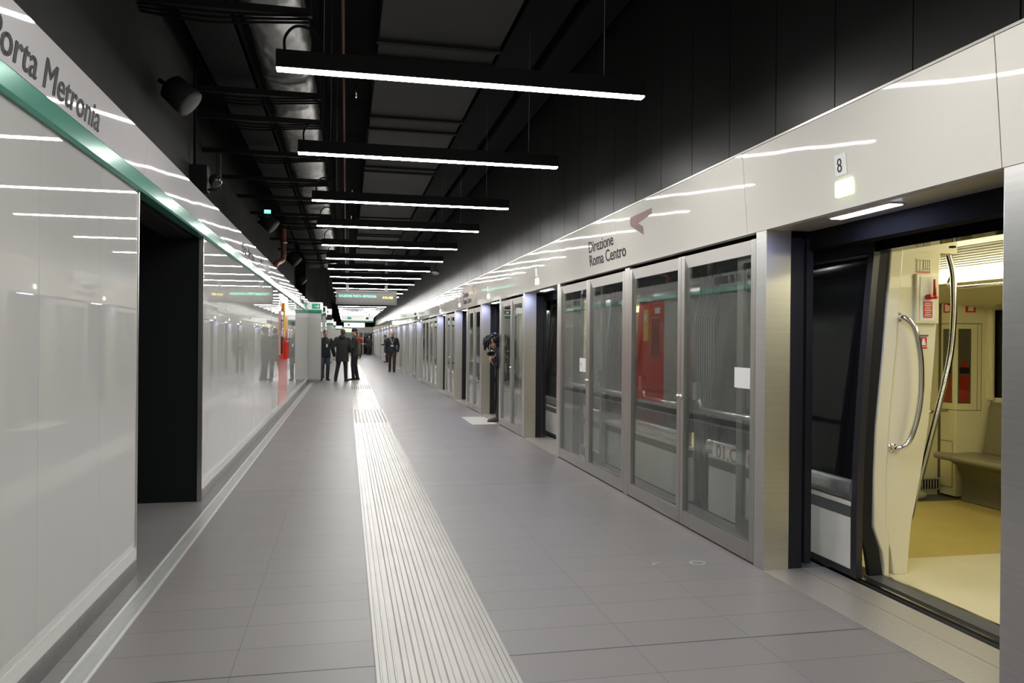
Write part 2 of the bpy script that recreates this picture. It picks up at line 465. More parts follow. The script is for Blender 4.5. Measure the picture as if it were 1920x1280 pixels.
e1 = [7.09]
while e1[-1] < 14.6: e1.append(e1[-1] + .7735)
e1[-1] = 14.826
e2 = [16.98]
while e2[-1] < 25.2: e2.append(e2[-1] + .9)
e2[-1] = 25.98
wall_panels(7.1, 14.8, e1, 'beyond the passage', 1)
i = 0
for a, b in zip(e2[:-1], e2[1:]):
    m = M().box(-1.222, XL - .008, a + .0015, b - .0015, .105, 2.42)
    m.m(1).box(-1.224, XL - .010, b - .0015, b + .0015, .105, 2.42)
    tag(m.build('wall_panel', ['wallglass', 'panelseam']), '%s glossy white glass wall panel after the red cabinet' % ORD[i], 'wall panel', 'glass wall panels after the red cabinet'); i += 1
sk = M()
for a, b in ((Y0, 4.955), (7.085, 25.98)):
    sk.m(0).box(-1.24, XL, a, b, 0, .10)
    sk.m(1).prism([(-1.24, .10), (XL, .10), (XL - .004, .165), (-1.24, .165)], 'y', a, b)
struct(sk.build('baseboard_left', ['skirt', 'skirtlight']))
for a, b, lab in ((4.95, 4.965, 'thin steel edge trim on the near side of the dark passage'), (7.075, 7.09, 'thin steel edge trim on the far side of the dark passage')):
    tag(M().box(-1.24, XL - .002, a, b, .0, 2.42).build('edge_trim', 'steel_light'), lab, 'edge trim', 'steel trims of the passage opening')
# green band
gb = M(); gb.prism([(-1.26, 2.262), (XL + .012, 2.262), (XL + .02, 2.275), (XL + .014, 2.362), (-1.26, 2.362)], 'y', Y0, 25.97)
tag(gb.build('green_band', 'green'), 'glossy green metal band along the lower edge of the left sign fascia', 'sign band')
LF0, LF1 = 2.366, 2.585
def lf_x(z): return XL + .012 + (z - LF0) / (LF1 - LF0) * .028
fj = [Y0, -1.0, 2.0, 4.99, 8.2, 11.2, 14.2, 17.2, 20.2, 23.2, 25.96]
LFP = []
for i, (a, b) in enumerate(zip(fj[:-1], fj[1:])):
    r = root('sign_fascia', ('pale grey sign fascia panel, %s along the left wall' % ORD[i]), 'sign panel', (XL, (a + b) / 2, LF0), 'left sign fascia panels')
    M().prism([(-1.34, LF0), (lf_x(LF0), LF0), (lf_x(LF1), LF1), (lf_x(LF1) - .01, LF1 + .004), (-1.34, LF1 + .004)], 'y', a + .002, b - .002).build('fascia_sheet', 'fascia_left', r)
    LFP.append((a, b, r))
nrm = Vector((.028, 0, LF1 - LF0)).normalized()
def left_text(body, y, z, size, host, **k):
    return text_mesh('lettering', body, 'ink', host, size, frame_m((lf_x(z) + .002, y, z), (0, 1, 0), nrm), **k)
def lhost(y): return [r for a, b, r in LFP if a <= y < b][0]
left_text('Porta Metronia', 2.90, 2.392, .168, lhost(3), width=1.20, heavy=.0028)
left_text('Porta Metronia', 9.35, 2.392, .168, lhost(9.5), width=1.24, heavy=.0028)
left_text('Porta Metronia', 21.4, 2.392, .168, lhost(22), width=1.24, heavy=.0028)
def left_pict(ylist, group_y):
    for y, w_ in ylist:
        M().prism([(lf_x(2.41) + .0005, 2.41), (lf_x(2.41) + .003, 2.41), (lf_x(2.54) + .003, 2.54), (lf_x(2.54) + .0005, 2.54)], 'y', y, y + w_).build('pictogram_plate', 'inkgrey', lhost(y))
left_pict([(11.62, .14), (11.84, .14)], 11.6); left_pict([(12.05, .5)], 12)
left_pict([(20.6, .15), (20.85, .35)], 20.6)
am = M()
for (p, q) in (((11.2, 2.475), (11.42, 2.475)), ((11.35, 2.52), (11.43, 2.475)), ((11.35, 2.43), (11.43, 2.475))):
    am.tube([(lf_x(p[1]) + .002, p[0], p[1]), (lf_x(q[1]) + .002, q[0], q[1])], .006, 6)
am.build('arrow_mark', 'ink', lhost(11.3))

# ------------------------------------------------------------------ red emergency cabinet in left wall
rc = root('emergency_cabinet', 'tall red emergency cabinet panel set into the left glass wall', 'emergency cabinet', (XL, 15.9, 0))
M().box(-1.235, XL - .006, 14.83, 16.975, .105, 2.26).build('back_panel', 'redbright', rc)
M().box(XL - .006, XL + .02, 15.0, 15.42, 1.12, 1.9).build('viewing_window', 'cabglass', rc)
f = M()
f.box(XL - .006, XL + .012, 14.98, 15.0, 1.1, 1.92).box(XL - .006, XL + .012, 15.42, 15.44, 1.1, 1.92).box(XL - .006, XL + .012, 15.0, 15.42, 1.1, 1.12).box(XL - .006, XL + .012, 15.0, 15.42, 1.9, 1.92)
f.build('window_frame', 'steel', rc)
M().box(XL - .006, XL + .03, 15.62, 15.86, 1.43, 2.1).build('yellow_column', 'yellow', rc, bevel=.01)
M().box(XL + .03, XL + .036, 15.66, 15.82, 1.86, 1.99).build('call_plate', 'whiteplate', rc)
M().box(XL - .006, XL + .05, 16.1, 16.7, 1.0, 1.36).build('hose_box', 'red', rc, bevel=.01)
M().box(XL - .006, XL, 15.02, 15.3, 2.0, 2.12).build('notice_plate', 'paper', rc)
M().box(XL - .006, XL, 16.5, 16.8, 1.6, 1.85).build('instruction_plate', 'yellow', rc)

# ------------------------------------------------------------------ white pillars on the left beyond the wall
def pillar(x0, x1, y0, y1, lab, header=None, word=None):
    r = root('clad_pillar', lab, 'pillar', ((x0 + x1) / 2, y0, 0), 'white clad pillars with a green band')
    M().box(x0 + .03, x1 - .03, y0 + .03, y1, 0, .1).build('plinth', 'skirt', r)
    M().box(x0, x1, y0, y1, .1, 2.27).build('cladding', 'wallglass', r, bevel=.004)
    M().box(x0 - .005, x1 + .012, y0 - .012, y1 + .01, 2.245, 2.36).build('green_band', 'green_paint', r)
    M().box(x0 - .005, x1 + .02, y0 - .02, y1 + .01, 2.36, 2.6).build('header', 'signwhite', r, bevel=.003)
    return r
p1 = pillar(-1.6, -.80, 26.0, 27.0, 'white clad pillar with green exit sign beside the standing men')
q = M().box(-1.10, -.84, 25.968, 25.98, 2.385, 2.55).build('exit_sign', 'exitgreen', p1)
a = M(); a.box(-1.02, -.95, 25.962, 25.968, 2.46, 2.475).prism([(-.95, 2.44), (-.92, 2.467), (-.95, 2.495)], 'y', 25.962, 25.968).box(-.91, -.885, 25.962, 25.968, 2.42, 2.52)
a.build('exit_arrow', 'signwhite', q)
p2 = pillar(-1.6, -.74, 29.0, 30.2, 'white clad pillar just behind the exit sign pillar')
b2 = M().box(-1.0, -.76, 28.96, 28.98, 2.40, 2.56).build('pictogram_plate', 'ink', p2)
M().box(-.93, -.83, 28.95, 28.96, 2.44, 2.52).build('white_symbol', 'signwhite', b2)
pillar(-1.6, -.785, 46.8, 48.2, 'white clad pillar half way down the platform left side')
pillar(-1.6, -.72, 53.5, 54.5, 'narrow white clad pillar behind the half way pillar')
pillar(-1.4, -.40, 69.5, 70.5, 'farthest white clad pillar near the platform end')
bs = root('blade_sign', 'small blade sign, white over dark, hung beyond the exit pillar', 'sign', (-.72, 33, 2.7))
M().box(-.95, -.60, 33, 33.06, 2.42, 2.66).build('sign_top', 'signwhite', bs)
M().box(-.98, -.58, 33, 33.06, 2.20, 2.42).build('sign_bottom', 'ink', bs)
M().tube([(-.78, 33.03, 2.66), (-.78, 33.03, 4.75)], .012, 8).build('hanger_rod', 'blackplastic', bs)
M().box(-.82, -.74, 32.995, 33, 2.49, 2.59).build('symbol', 'inkgrey', bs)
# low back wall far left so the passages close
struct(M().box(-3.2, -3.0, 26.0, Y1, 0, 2.3).box(-7, -3.0, 25.98, 26.1, 0, 2.3).build('wall_left', 'wallglass'))

# ------------------------------------------------------------------ platform end
struct(M().box(-3.2, 8.4, Y1 + 5.8, Y1 + 6, 0, 4.75).build('wall_end', 'darkwall'))
struct(M().box(-3.2, 8.4, Y1 - .1, Y1 + .1, 2.64, 4.75).build('wall_end', 'blackmatte'))
tag(M().box(.68, 2.55, Y1 - .25, Y1 - .1, 2.07, 2.64).build('end_fascia', 'fascia_right'), 'cream fascia closing off the far end of the platform', 'sign panel')
es = root('end_sign', 'white and green sign above the two men at the far end', 'sign', (-.2, 74, 2.1))
M().box(-1.0, .66, 74, 74.1, 2.10, 2.42).build('sign_face', 'signwhite', es)
M().box(-1.0, .66, 73.98, 74.1, 1.98, 2.10).build('green_band', 'green_paint', es)
M().box(.0, .35, 73.97, 74, 2.2, 2.38).build('amber_display', 'led_amber', es)
for x in (-.8, .5): M().tube([(x, 74.05, 2.42), (x, 74.05, 4.75)], .03, 8).build('hanger_rod', 'blackplastic', es)
struct(M().box(-3.2, .68, Y1 - .1, Y1 + .1, 0, 2.64).build('wall_end', 'wallglass'))
e = root('end_door', 'dark glazed end door at the far end of the platform', 'door', (1.6, Y1, 0))
M().box(.72, 2.5, Y1 + .02, Y1 + .08, .02, 2.07).build('glass_sheet', 'trainblack', e)
fr_ = M()
for x in (.68, 1.56, 2.46): fr_.box(x, x + .06, Y1 - .02, Y1 + .1, 0, 2.07)
fr_.box(.68, 2.52, Y1 - .02, Y1 + .1, .98, 1.03).build('door_frame', 'steel', e)

# ------------------------------------------------------------------ platform screen doors
def leaf(width):
    """hinged glazed leaf, local: y from 0 to width, face at x=0"""
    o = root('screen_door_leaf', 'x', 'glass door')
    st, zb, zt = .062, .12, 1.972
    m = M()
    m.box(0, .045, .003, st, .012, 2.062).box(0, .045, width - st, width - .003, .012, 2.062)
    m.box(0, .045, st, width - st, .012, zb)
    m.build('door_frame', 'steel', o, bevel=.002, local=True)
    t = M()
    v = [(-.002, .012, 2.058), (-.002, width - .012, 2.058), (.03, width - st, zt), (.03, st, zt), (.04, .012, 2.058), (.04, width - .012, 2.058), (.04, width - st, zt), (.04, st, zt)]
    t.add(v, [(0, 1, 2, 3), (4, 7, 6, 5), (0, 4, 5, 1), (1, 5, 6, 2), (2, 6, 7, 3), (3, 7, 4, 0)])
    t.build('top_rail', 'bevelrail', o, local=True)
    M().box(.024, .032, st, width - st, zb, zt).build('glass_pane', 'psdglass', o, local=True)
    k = M()
    return o
def add_lock(o, width, side):
    y = .03 if side < 0 else width - .03
    M().tube([(-.012, y, .985), (.002, y, .985)], .019, 14).build('lock', 'chrome', o, local=True)
def add_bar(o, width):
    b = M().tube([(.085, .06, .905), (.085, width - .20, .905)], .020, 10)
    b.tube([(.085, width - .20, .905), (.083, width - .14, 1.0)], .016, 10)
    b.box(.055, .10, width - .17, width - .10, .97, 1.10)
    b.tube([(.085, .06, .905), (.04, .05, .905)], .016, 8)
    b.build('push_bar', 'steel_light', o, local=True)
protos = {}
def place_leaf(y, width, side, lab, grp):
    key = (round(width, 3), side)
    if key not in protos:
        o = leaf(width); add_lock(o, width, side); add_bar(o, width); index_kids(o); protos[key] = o
        o['label'] = lab; o['group'] = grp; o.location = (XR, y, 0)
        return o
    return copy_tree(protos[key], (XR, y, 0), lab, grp)
def make_column():
    o = root('screen_column', 'x', 'column')
    M().box(0, .172, 0, .12, 0, ZF).build('steel_casing', 'steel_reveal', o, bevel=.003, local=True)
    M().box(.174, .268, .012, .108, 0, 2.06).build('rubber_seal', 'rubber', o, local=True)
    return o
colproto = None
def place_col(y, lab):
    global colproto
    if colproto is None:
        colproto = make_column(); index_kids(colproto); colproto['label'] = lab; colproto['group'] = 'steel columns of the platform screen'; colproto.location = (XR, y, 0); return colproto
    return copy_tree(colproto, (XR, y, 0), lab, 'steel columns of the platform screen')
def make_slide():
    o = root('sliding_door', 'x', 'sliding door')
    m = M(); L_ = .86
    m.box(0, .035, 0, .05, .03, 2.05).box(0, .035, L_ - .085, L_, .03, 2.05).box(0, .035, .05, L_ - .085, .03, .14).box(0, .035, .05, L_ - .085, 1.98, 2.05)
    m.build('door_frame', 'steel', o, local=True)
    M().box(.012, .02, .05, L_ - .085, .14, 1.98).build('glass_pane', 'innerglass', o, local=True)
    M().box(-.004, .04, -.03, 0, .03, 2.06).build('rubber_edge', 'rubber', o, local=True)
    return o
slproto = None
def place_slide(y, lab, flip):
    global slproto
    if slproto is None:
        slproto = make_slide(); index_kids(slproto); o = slproto; o.location = (XR + .285, y, 0)
    else: o = copy_tree(slproto, (XR + .285, y, 0))
    o['label'] = lab; o['group'] = 'sliding screen doors parked open'
    if flip: o.rotation_euler = (0, 0, PI); o.location = (XR + .32, y, 0)
    else: o.rotation_euler = (0, 0, 0)
    return o
leaves = []
nm = lambda i: ORD[i]
vis = [d for d in DOORS]
def dname(i):      # doorway i in DOORS -> words
    j = i - 2
    if j < 0: return ['doorway behind the camera', 'doorway beside the camera'][i]
    return ('%s doorway' % ORD[j]) if j else 'nearest open doorway'
for i, c in enumerate(DOORS):
    last = i == len(DOORS) - 1
    place_col(c + HO, 'brushed steel column on the far side of the %s' % dname(i))
    place_slide(c + HO + .03, 'glazed sliding door parked open beyond the %s' % dname(i), False)
    place_col(c - HO - .12, 'brushed steel column on the near side of the %s' % dname(i))
    place_slide(c - HO - .03, 'glazed sliding door parked open before the %s' % dname(i), True)
    if last: continue
    n = DOORS[i + 1]; a = c + HO + .12; b = n - HO - .12
    if n - c > 5:
        wl = (b - a - .12) / 4
        ys = [a, a + wl, a + 2 * wl + .12, a + 3 * wl + .12]
        tag(M().box(XR, XR + .06, a + 2 * wl, a + 2 * wl + .12, 0, 2.08).build('screen_mullion', 'steel', bevel=.003), 'steel mullion between the four glass leaves after the %s' % dname(i), 'mullion', 'mullions of the platform screen')
        for k, yy in enumerate(ys):
            o = place_leaf(yy, wl, 1 if k % 2 == 0 else -1, '%s of the four hinged glass leaves after the %s' % (['first', 'second', 'third', 'last'][k], dname(i)), 'hinged glass leaves of the platform screen')
            leaves.append((yy, wl, o))
    else:
        wl = (b - a) / 2
        for k, yy in enumerate((a, a + wl)):
            o = place_leaf(yy, wl, 1 if k % 2 == 0 else -1, '%s of the two glass leaves after the %s' % (['nearer', 'farther'][k], dname(i)), 'hinged glass leaves of the platform screen')
            leaves.append((yy, wl, o))
# paper notices taped to leaves
tag(M().box(XR + .021, XR + .0235, 4.57, 4.79, 1.105, 1.24).build('paper_notice', 'paper'), 'blank white paper sheet taped on the first hinged glass leaf', 'paper notice')
pn = root('paper_notice', 'white paper notice with a small emblem on the fourth hinged leaf', 'paper notice', (XR, 8.1, 1.1))
M().box(XR + .021, XR + .0235, 8.09, 8.33, 1.07, 1.22).build('paper_sheet', 'paper', pn)
g = M().box(XR + .0195, XR + .021, 8.272, 8.276, 1.12, 1.18).box(XR + .0195, XR + .021, 8.25, 8.30, 1.15, 1.155)
g.build('emblem', 'ink', pn)

# thresholds in the doorways
for i, c in enumerate(DOORS):
    r = root('threshold_plate', 'textured metal threshold plate in the %s' % dname(i), 'threshold', (XR, c, 0), 'door thresholds')
    M().box(XR - .005, XR + .25, c - HO, c + HO, .0, .004).build('front_plate', 'sillplate', r)
    M().box(XR + .254, XR + .42, c - HO, c + HO, .0, .004).build('rear_plate', 'sillplate', r)
# fascia on the right
RT = 2.614
def rf_x(z): return XR - .003 - (z - ZF) / (RT - ZF) * .042
rj = [Y0, -5.2, -2.9, -.2, 2.60, 4.589, 7.024, 9.47, 12.75]
while rj[-1] < Y1 - 3: rj.append(rj[-1] + (2.45 if len(rj) % 2 else 2.9))
rj.append(Y1 - .3)
RFP = []
for i, (a, b) in enumerate(zip(rj[:-1], rj[1:])):
    lab = 'cream fascia panel above the screen doors, ' + ('beside or behind the camera' if i < 4 else '%s of the row' % (ORD[i - 4]))
    if a == 2.60: lab = 'cream fascia panel carrying the number 8 above the nearest doorway'
    r = root('header_fascia', lab, 'fascia panel', (XR, (a + b) / 2, ZF), 'cream fascia panels above the screen')
    M().prism([(rf_x(ZF), ZF), (rf_x(RT), RT), (2.60, RT), (2.60, RT - .02), (XR + .05, ZF)], 'y', a + .0025, b - .0025).build('fascia_sheet', 'fascia_right', r)
    M().prism([(rf_x(RT) - .004, RT + .002), (rf_x(RT) - .004, RT + .014), (2.60, RT + .024), (2.60, RT + .002)], 'y', a + .001, b - .001).build('top_lip', 'fascia_lip', r)
    RFP.append((a, b, r))
def rhost(y): return [r for a, b, r in RFP if a <= y < b][0]
nr = Vector((-.042, 0, RT - ZF)).normalized()
def right_text(body, y, z, size, host, **k):
    return text_mesh('lettering', body, k.pop('mt', 'ink'), host, size, frame_m((rf_x(z) - k.pop('off', .002), y, z), (0, -1, 0), nr), **k)
ARROW = [(6.631, 2.517), (6.123, 2.523), (6.123, 2.477), (6.446, 2.442), (6.336, 2.399), (6.330, 2.327), (6.631, 2.445)]
def dirsign(yo, dx=0):
    h = rhost(7.8 + yo)
    right_text('Direzione', 7.885 + yo, 2.335, .165, h, width=.765, heavy=.0028)
    right_text('Roma Centro', 7.885 + yo, 2.195, .165, h, width=1.085, heavy=.0028)
    m = M()
    y0 = 6.71 + yo
    P = lambda y, z: (rf_x(z) - .002, y, z)
    m.add([P(y + yo, z) for y, z in ARROW], [tuple(range(6, -1, -1))])
    m.build('direction_arrow', 'maroon', rhost(6.5 + yo))
for yo in (0, 9.05, 21.5): dirsign(yo)
for i, c in enumerate(DOORS):
    if i < 2: continue
    h = rhost(c + .1)
    y = c + .07
    t = M().prism([(rf_x(2.275) - .0015, 2.275), (rf_x(2.275) - .003, 2.275), (rf_x(2.385) - .003, 2.385), (rf_x(2.385) - .0015, 2.385)], 'y', y, y + .095).build('number_plate', 'whiteplate', h)
    if i == 2: right_text('8', y + .078, 2.292, .105, t, squeeze=.85, mt='ink', bold=-.0005, off=.0042)
    l = M().box(rf_x(2.2) - .016, XR, y - .045, y + .095, 2.165, 2.25).build('status_lamp', 'statuslamp', h, bevel=.008)
    M().box(rf_x(2.2) - .019, rf_x(2.2) - .016, y - .012, y + .06, 2.182, 2.233).build('bright_core', 'statuscore', l)
# soffit with lamp and dark header over each doorway
for i, c in enumerate(DOORS):
    r = root('door_header', 'polished metal soffit and dark header over the %s' % dname(i), 'door header', (XR, c, ZF), 'headers over the doorways')
    M().box(XR + .052, XR + .30, c - HO, c + HO, ZF, ZF + .01).build('soffit', 'steel_polish', r)
    M().box(XR + .30, XR + .40, c - HO - .12, c + HO + .12, 1.985, 2.11).build('dark_beam', 'blackmatte', r)
    l = root('soffit_lamp', 'bluish lamp bar recessed in the soffit of the %s' % dname(i), 'lamp', (XR + .12, c + .1, ZF), 'lamps over the doorways')
    M().box(XR + .085, XR + .175, c - .12, c + .385, ZF - .006, ZF).build('lamp_housing', 'steel_polish', l)
    M().box(XR + .095, XR + .165, c - .11, c + .375, ZF - .008, ZF - .0055).build('diffuser', 'soffitlamp', l)
# closed dark header between doorways, behind the glass leaves
hd = M().box(XR + .055, XR + .295, Y0, Y1, 2.115, 2.2)
struct(hd.build('lintel', 'blackmatte'))

# ------------------------------------------------------------------ train
def prof(z, off=0.0):
    """x of the body side"""
    pts = [(-1.0, 3.02), (0.0, 3.01), (.58, 3.01), (1.0, 3.035), (1.5, 3.07), (2.0, 3.115), (2.3, 3.16), (2.8, 3.45), (3.0, 4.0)]
    for (z0, x0), (z1, x1) in zip(pts[:-1], pts[1:]):
        if z0 <= z <= z1: return x0 + (x1 - x0) * (z - z0) / (z1 - z0) + off
    return pts[-1][1] + off
def side(m, y0, y1, z0, z1, out=0.0, th=.05, steps=3):
    zs = [z0 + (z1 - z0) * i / steps for i in range(steps + 1)]
    poly = [(prof(z) - out, z) for z in zs] + [(prof(z) - out + th, z) for z in reversed(zs)]
    m.prism(poly, 'y', y0, y1)
def silver(m, y0, y1, out=0.0):
    ps = []
    for i in range(9):
        a = PI * i / 8
        ps.append((prof(.53) - out - .028 * math.sin(a), .53 + .062 * math.cos(a)))
    m.prism(ps + [(prof(.53) - out + .03, .468), (prof(.53) - out + .03, .592)], 'y', y0, y1)
TD = .70       # half width of train doorway
def car(k):
    ya, yb = CARS[k]
    cs = [d for d in DOORS if ya < d < yb]
    words_ = ['nearest train carriage with its doors open beside the platform', 'second train carriage standing behind the glass screen', 'third train carriage standing behind the glass screen', 'fourth train carriage along the platform', 'farthest train carriage along the platform'][k]
    t = root('train_carriage', words_, 'train carriage', (4.4, (ya + yb) / 2, 0), 'carriages of the standing train')
    segs = []; p = ya
    for c in cs: segs.append((p, c - TD)); p = c + TD
    segs.append((p, yb))
    sk_, gr, wl_, sv, bl = M(), M(), M(), M(), M()
    for a, b in segs:
        side(sk_, a, b, -.02, .365, 0, .05); side(gr, a, b, .367, .432, .003); side(wl_, a, b, .434, .462, .005)
        silver(sv, a, b)
        wins = []
        if k == 0 and b == yb: wins = [(4.92, 5.40)]
        if k == 1 and a == ya: wins = [(7.95, 8.42)]
        cur = a
        for (wa, wb) in wins:
            side(bl, cur, wa, .594, 2.28, 0, .05, 6); side(bl, wa, wb, .594, .95, 0); side(bl, wa, wb, 1.92, 2.28, 0); cur = wb
            g_ = M(); side(g_, wa, wb, .95, 1.92, -.01, .006); g_.build('side_window', 'tintglass', t)
        side(bl, cur, b, .594, 2.28, 0, .05, 6)
    for c in cs: side(bl, c - TD, c + TD, 1.96, 2.28, .01, .12, 3)
    sk_.build('white_skirt', 'trainwhite', t); gr.build('grey_stripe', 'traingrey', t); wl_.build('white_line', 'trainwhite', t)
    sv.build('bump_rail', 'trainsilver', t); bl.build('window_band', 'trainblack', t)
    rf = M(); rf.prism([(prof(2.28), 2.28), (3.2, 2.5), (3.5, 2.8), (4.0, 3.0), (5.2, 3.0), (5.9, 2.5), (5.98, 2.2), (5.9, 2.2), (5.1, 2.9), (4.0, 2.9), (3.35, 2.4), (3.2, 2.2)], 'y', ya, yb)
    rf.build('roof', 'traingrey', t)
    # interior shell
    yo_ = yb
    if k == 0: yb = 6.44
    fl = M(); cur = 0
    lim = 4.45 if k == 0 else None
    if k == 0:
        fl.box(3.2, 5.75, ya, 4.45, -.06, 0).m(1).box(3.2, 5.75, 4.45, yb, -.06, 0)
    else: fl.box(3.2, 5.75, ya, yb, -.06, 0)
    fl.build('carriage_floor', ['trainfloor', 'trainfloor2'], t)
    for c in cs:
        ss = M(); ss.m(0).box(3.085, 3.20, c - TD, c + TD, -.05, .001); ss.m(1).box(3.195, 3.215, c - TD, c + TD, 0, .004)
        ss.m(2).tube([(2.995, c - .9, -.02), (2.995, c + .9, -.02)], .018, 10); ss.m(1).box(3.015, 3.028, c - TD, c + TD, -.01, .004); ss.m(2).box(3.028, 3.085, c - TD, c + TD, -.05, -.004)
        ss.build('door_sill', ['traingrey', 'chrome', 'rubber'], t)
    wl2 = M(); wl2.box(5.75, 5.85, ya, yb, 0, .93).box(5.75, 5.85, ya, yb, 1.93, 2.3)
    wl2.box(5.75, 5.85, 6.03 if k == 0 else ya, yb, .93, 1.93)
    wl2.build('far_side_wall', 'creamwall', t)
    if k == 0:
        M().box(5.76, 5.80, ya, 6.03, .93, 1.93).build('far_window', 'trainblack', t)
    ce = M(); ce.prism([(3.25, 2.06), (3.5, 2.16), (4.62, 2.16), (4.62, 2.2), (3.2, 2.2)], 'y', ya, yb)
    ce.prism([(5.06, 1.93), (5.5, 1.76), (5.75, 1.72), (5.75, 2.2), (5.06, 2.2)], 'y', ya, yb)
    ce.build('cabin_ceiling', 'cabin_ceiling', t)
    gg = M()
    for q in range(9):
        x = 4.62 + .045 * q
        gg.prism([(x, 2.155 - .013 * q), (x + .03, 2.148 - .013 * q), (x + .03, 2.17), (x, 2.17)], 'y', ya, yb)
    gg.build('ceiling_grille', 'grille', t)
    M().prism([(5.01, 2.02), (5.05, 1.935), (5.08, 1.935), (5.06, 2.04)], 'y', ya, min(yb, 6.6) if k == 0 else yb).build('light_strip', 'trainlamp', t)
    if k != 0: M().box(3.6, 3.75, ya, yb, 2.12, 2.14).build('light_strip', 'trainlamp', t)
    else: M().box(3.9, 4.05, ya, yb - .3, 2.135, 2.15).build('light_strip', 'trainlamp', t)
    # end bulkheads
    eb = M()
    for y in (ya, yb - .06):
        eb.box(3.15, 3.75, y, y + .06, 0, 2.2).box(4.95, 5.75, y, y + .06, 0, 2.2).box(3.75, 4.95, y, y + .06, 2.0, 2.2)
    eb.build('end_bulkhead', 'creamwall', t)
    # doors parked outside the body and cream pillars inside
    yb = yo_
    for c in cs:
        for s in (-1, 1):
            y_in = c + s * .58; y_out = c + s * 1.40
            a, b = min(y_in, y_out), max(y_in, y_out)
            fa = M(); OUT = .062
            side(fa, a, b, .02, .06, OUT, .04)
            e1_, e2_ = (y_in, y_in + s * .055)
            side(fa, min(e1_, e2_), max(e1_, e2_), .06, 2.02, OUT, .04, 6)
            e1_, e2_ = (y_out, y_out - s * .05)
            side(fa, min(e1_, e2_), max(e1_, e2_), .06, 2.02, OUT, .04, 6)
            side(fa, a, b, 1.95, 2.02, OUT + .002, .045)
            lf = fa.build('door_leaf', 'trainleaf', t)
            ia, ib = a + .052, b - .052
            q1 = M(); side(q1, ia, ib, .06, .365, OUT - .006, .03); q1.build('lower_panel', 'trainwhite', lf)
            q1 = M(); side(q1, ia, ib, .367, .432, OUT - .004, .03); q1.build('grey_stripe', 'traingrey', lf)
            q1 = M(); side(q1, ia, ib, .434, .46, OUT - .003, .03); q1.build('white_line', 'trainwhite', lf)
            q1 = M(); silver(q1, ia, ib, OUT - .012); q1.build('bump_rail', 'trainsilver', lf)
            q1 = M(); side(q1, ia, ib, .594, 1.95, OUT - .008, .02, 6); q1.build('door_window', 'trainblack', lf)
            q1 = M(); side(q1, ia, ib, 1.925, 1.94, OUT + .004, .012, 1); q1.build('window_top_trim', 'traingrey', lf)
            # door seal + cream pillar
            ys = c + s * .67
            lo, hi = min(ys, ys + s * .03), max(ys, ys + s * .03)
            q2 = M()
            zl = [0, .15, .3, .6, .9, 1.39, 1.97]; xl = [3.19, 3.165, 3.112, 3.115, 3.125, 3.172, 3.215]
            q2.prism(list(zip([x - .085 for x in xl], zl)) + list(zip(reversed([x + .004 for x in xl]), reversed(zl))), 'y', lo, hi + .0)
            q2.build('door_seal', 'rubber', t)
            xr = [3.368, 3.378, 3.392, 3.455, 3.507, 3.55, 3.583]
            lo, hi = min(ys, ys + s * .10), max(ys, ys + s * .10)
            q3 = M(); q3.prism(list(zip([x + .085 for x in xl], zl)) + [(3.68, 1.98), (3.66, 1.8)] [:0] + list(zip(reversed(xr), reversed(zl))), 'y', lo + (.0), hi)
            jp = q3.build('door_pillar', 'cream', t, bevel=.006)
            lo2, hi2 = min(ys - s * .012, ys + s * .10), max(ys - s * .012, ys + s * .10)
            zz = [0, .07, .14, .2, .26, .3, .6, .9, 1.39, 1.97]
            xx = [3.20, 3.197, 3.185, 3.16, 3.135, 3.125, 3.12, 3.132, 3.18, 3.222]
            q4 = M(); q4.prism(list(zip(xx, zz)) + [(xx[i] + .088 if i > 4 else max(xx[i] + .03, 3.232), zz[i]) for i in range(len(zz) - 1, -1, -1)], 'y', lo2, hi2)
            q4.build('pillar_edge', 'cream', jp, bevel=.008)
            if not (k == 0 and c == 3.48 and s == 1):
                hp = [(3.29, ys - s * .01, 1.561), (3.35, ys - s * .045, 1.485), (3.39, ys - s * .055, 1.227), (3.378, ys - s * .055, 1.0), (3.313, ys - s * .045, .808), (3.25, ys - s * .01, .777)]
                M().tube(hp, .015, 8).build('grab_handle', 'chrome', jp)
            else:
                t['_j'] = jp.name
    return t
cars = [car(k) for k in range(5)]
jp = bpy.data.objects[cars[0]['_j']]; del cars[0]['_j']
car0 = cars[0]
def spline(pts, n=6):
    P = [Vector(p) for p in pts]; out = []
    for i in range(len(P) - 1):
        p0 = P[max(i - 1, 0)]; p1 = P[i]; p2 = P[i + 1]; p3 = P[min(i + 2, len(P) - 1)]
        for j in range(n):
            t = j / n
            out.append(.5 * ((2 * p1) + (-p0 + p2) * t + (2 * p0 - 5 * p1 + 4 * p2 - p3) * t * t + (-p0 + 3 * p1 - 3 * p2 + p3) * t ** 3))
    out.append(P[-1]); return out
YJ = 4.15
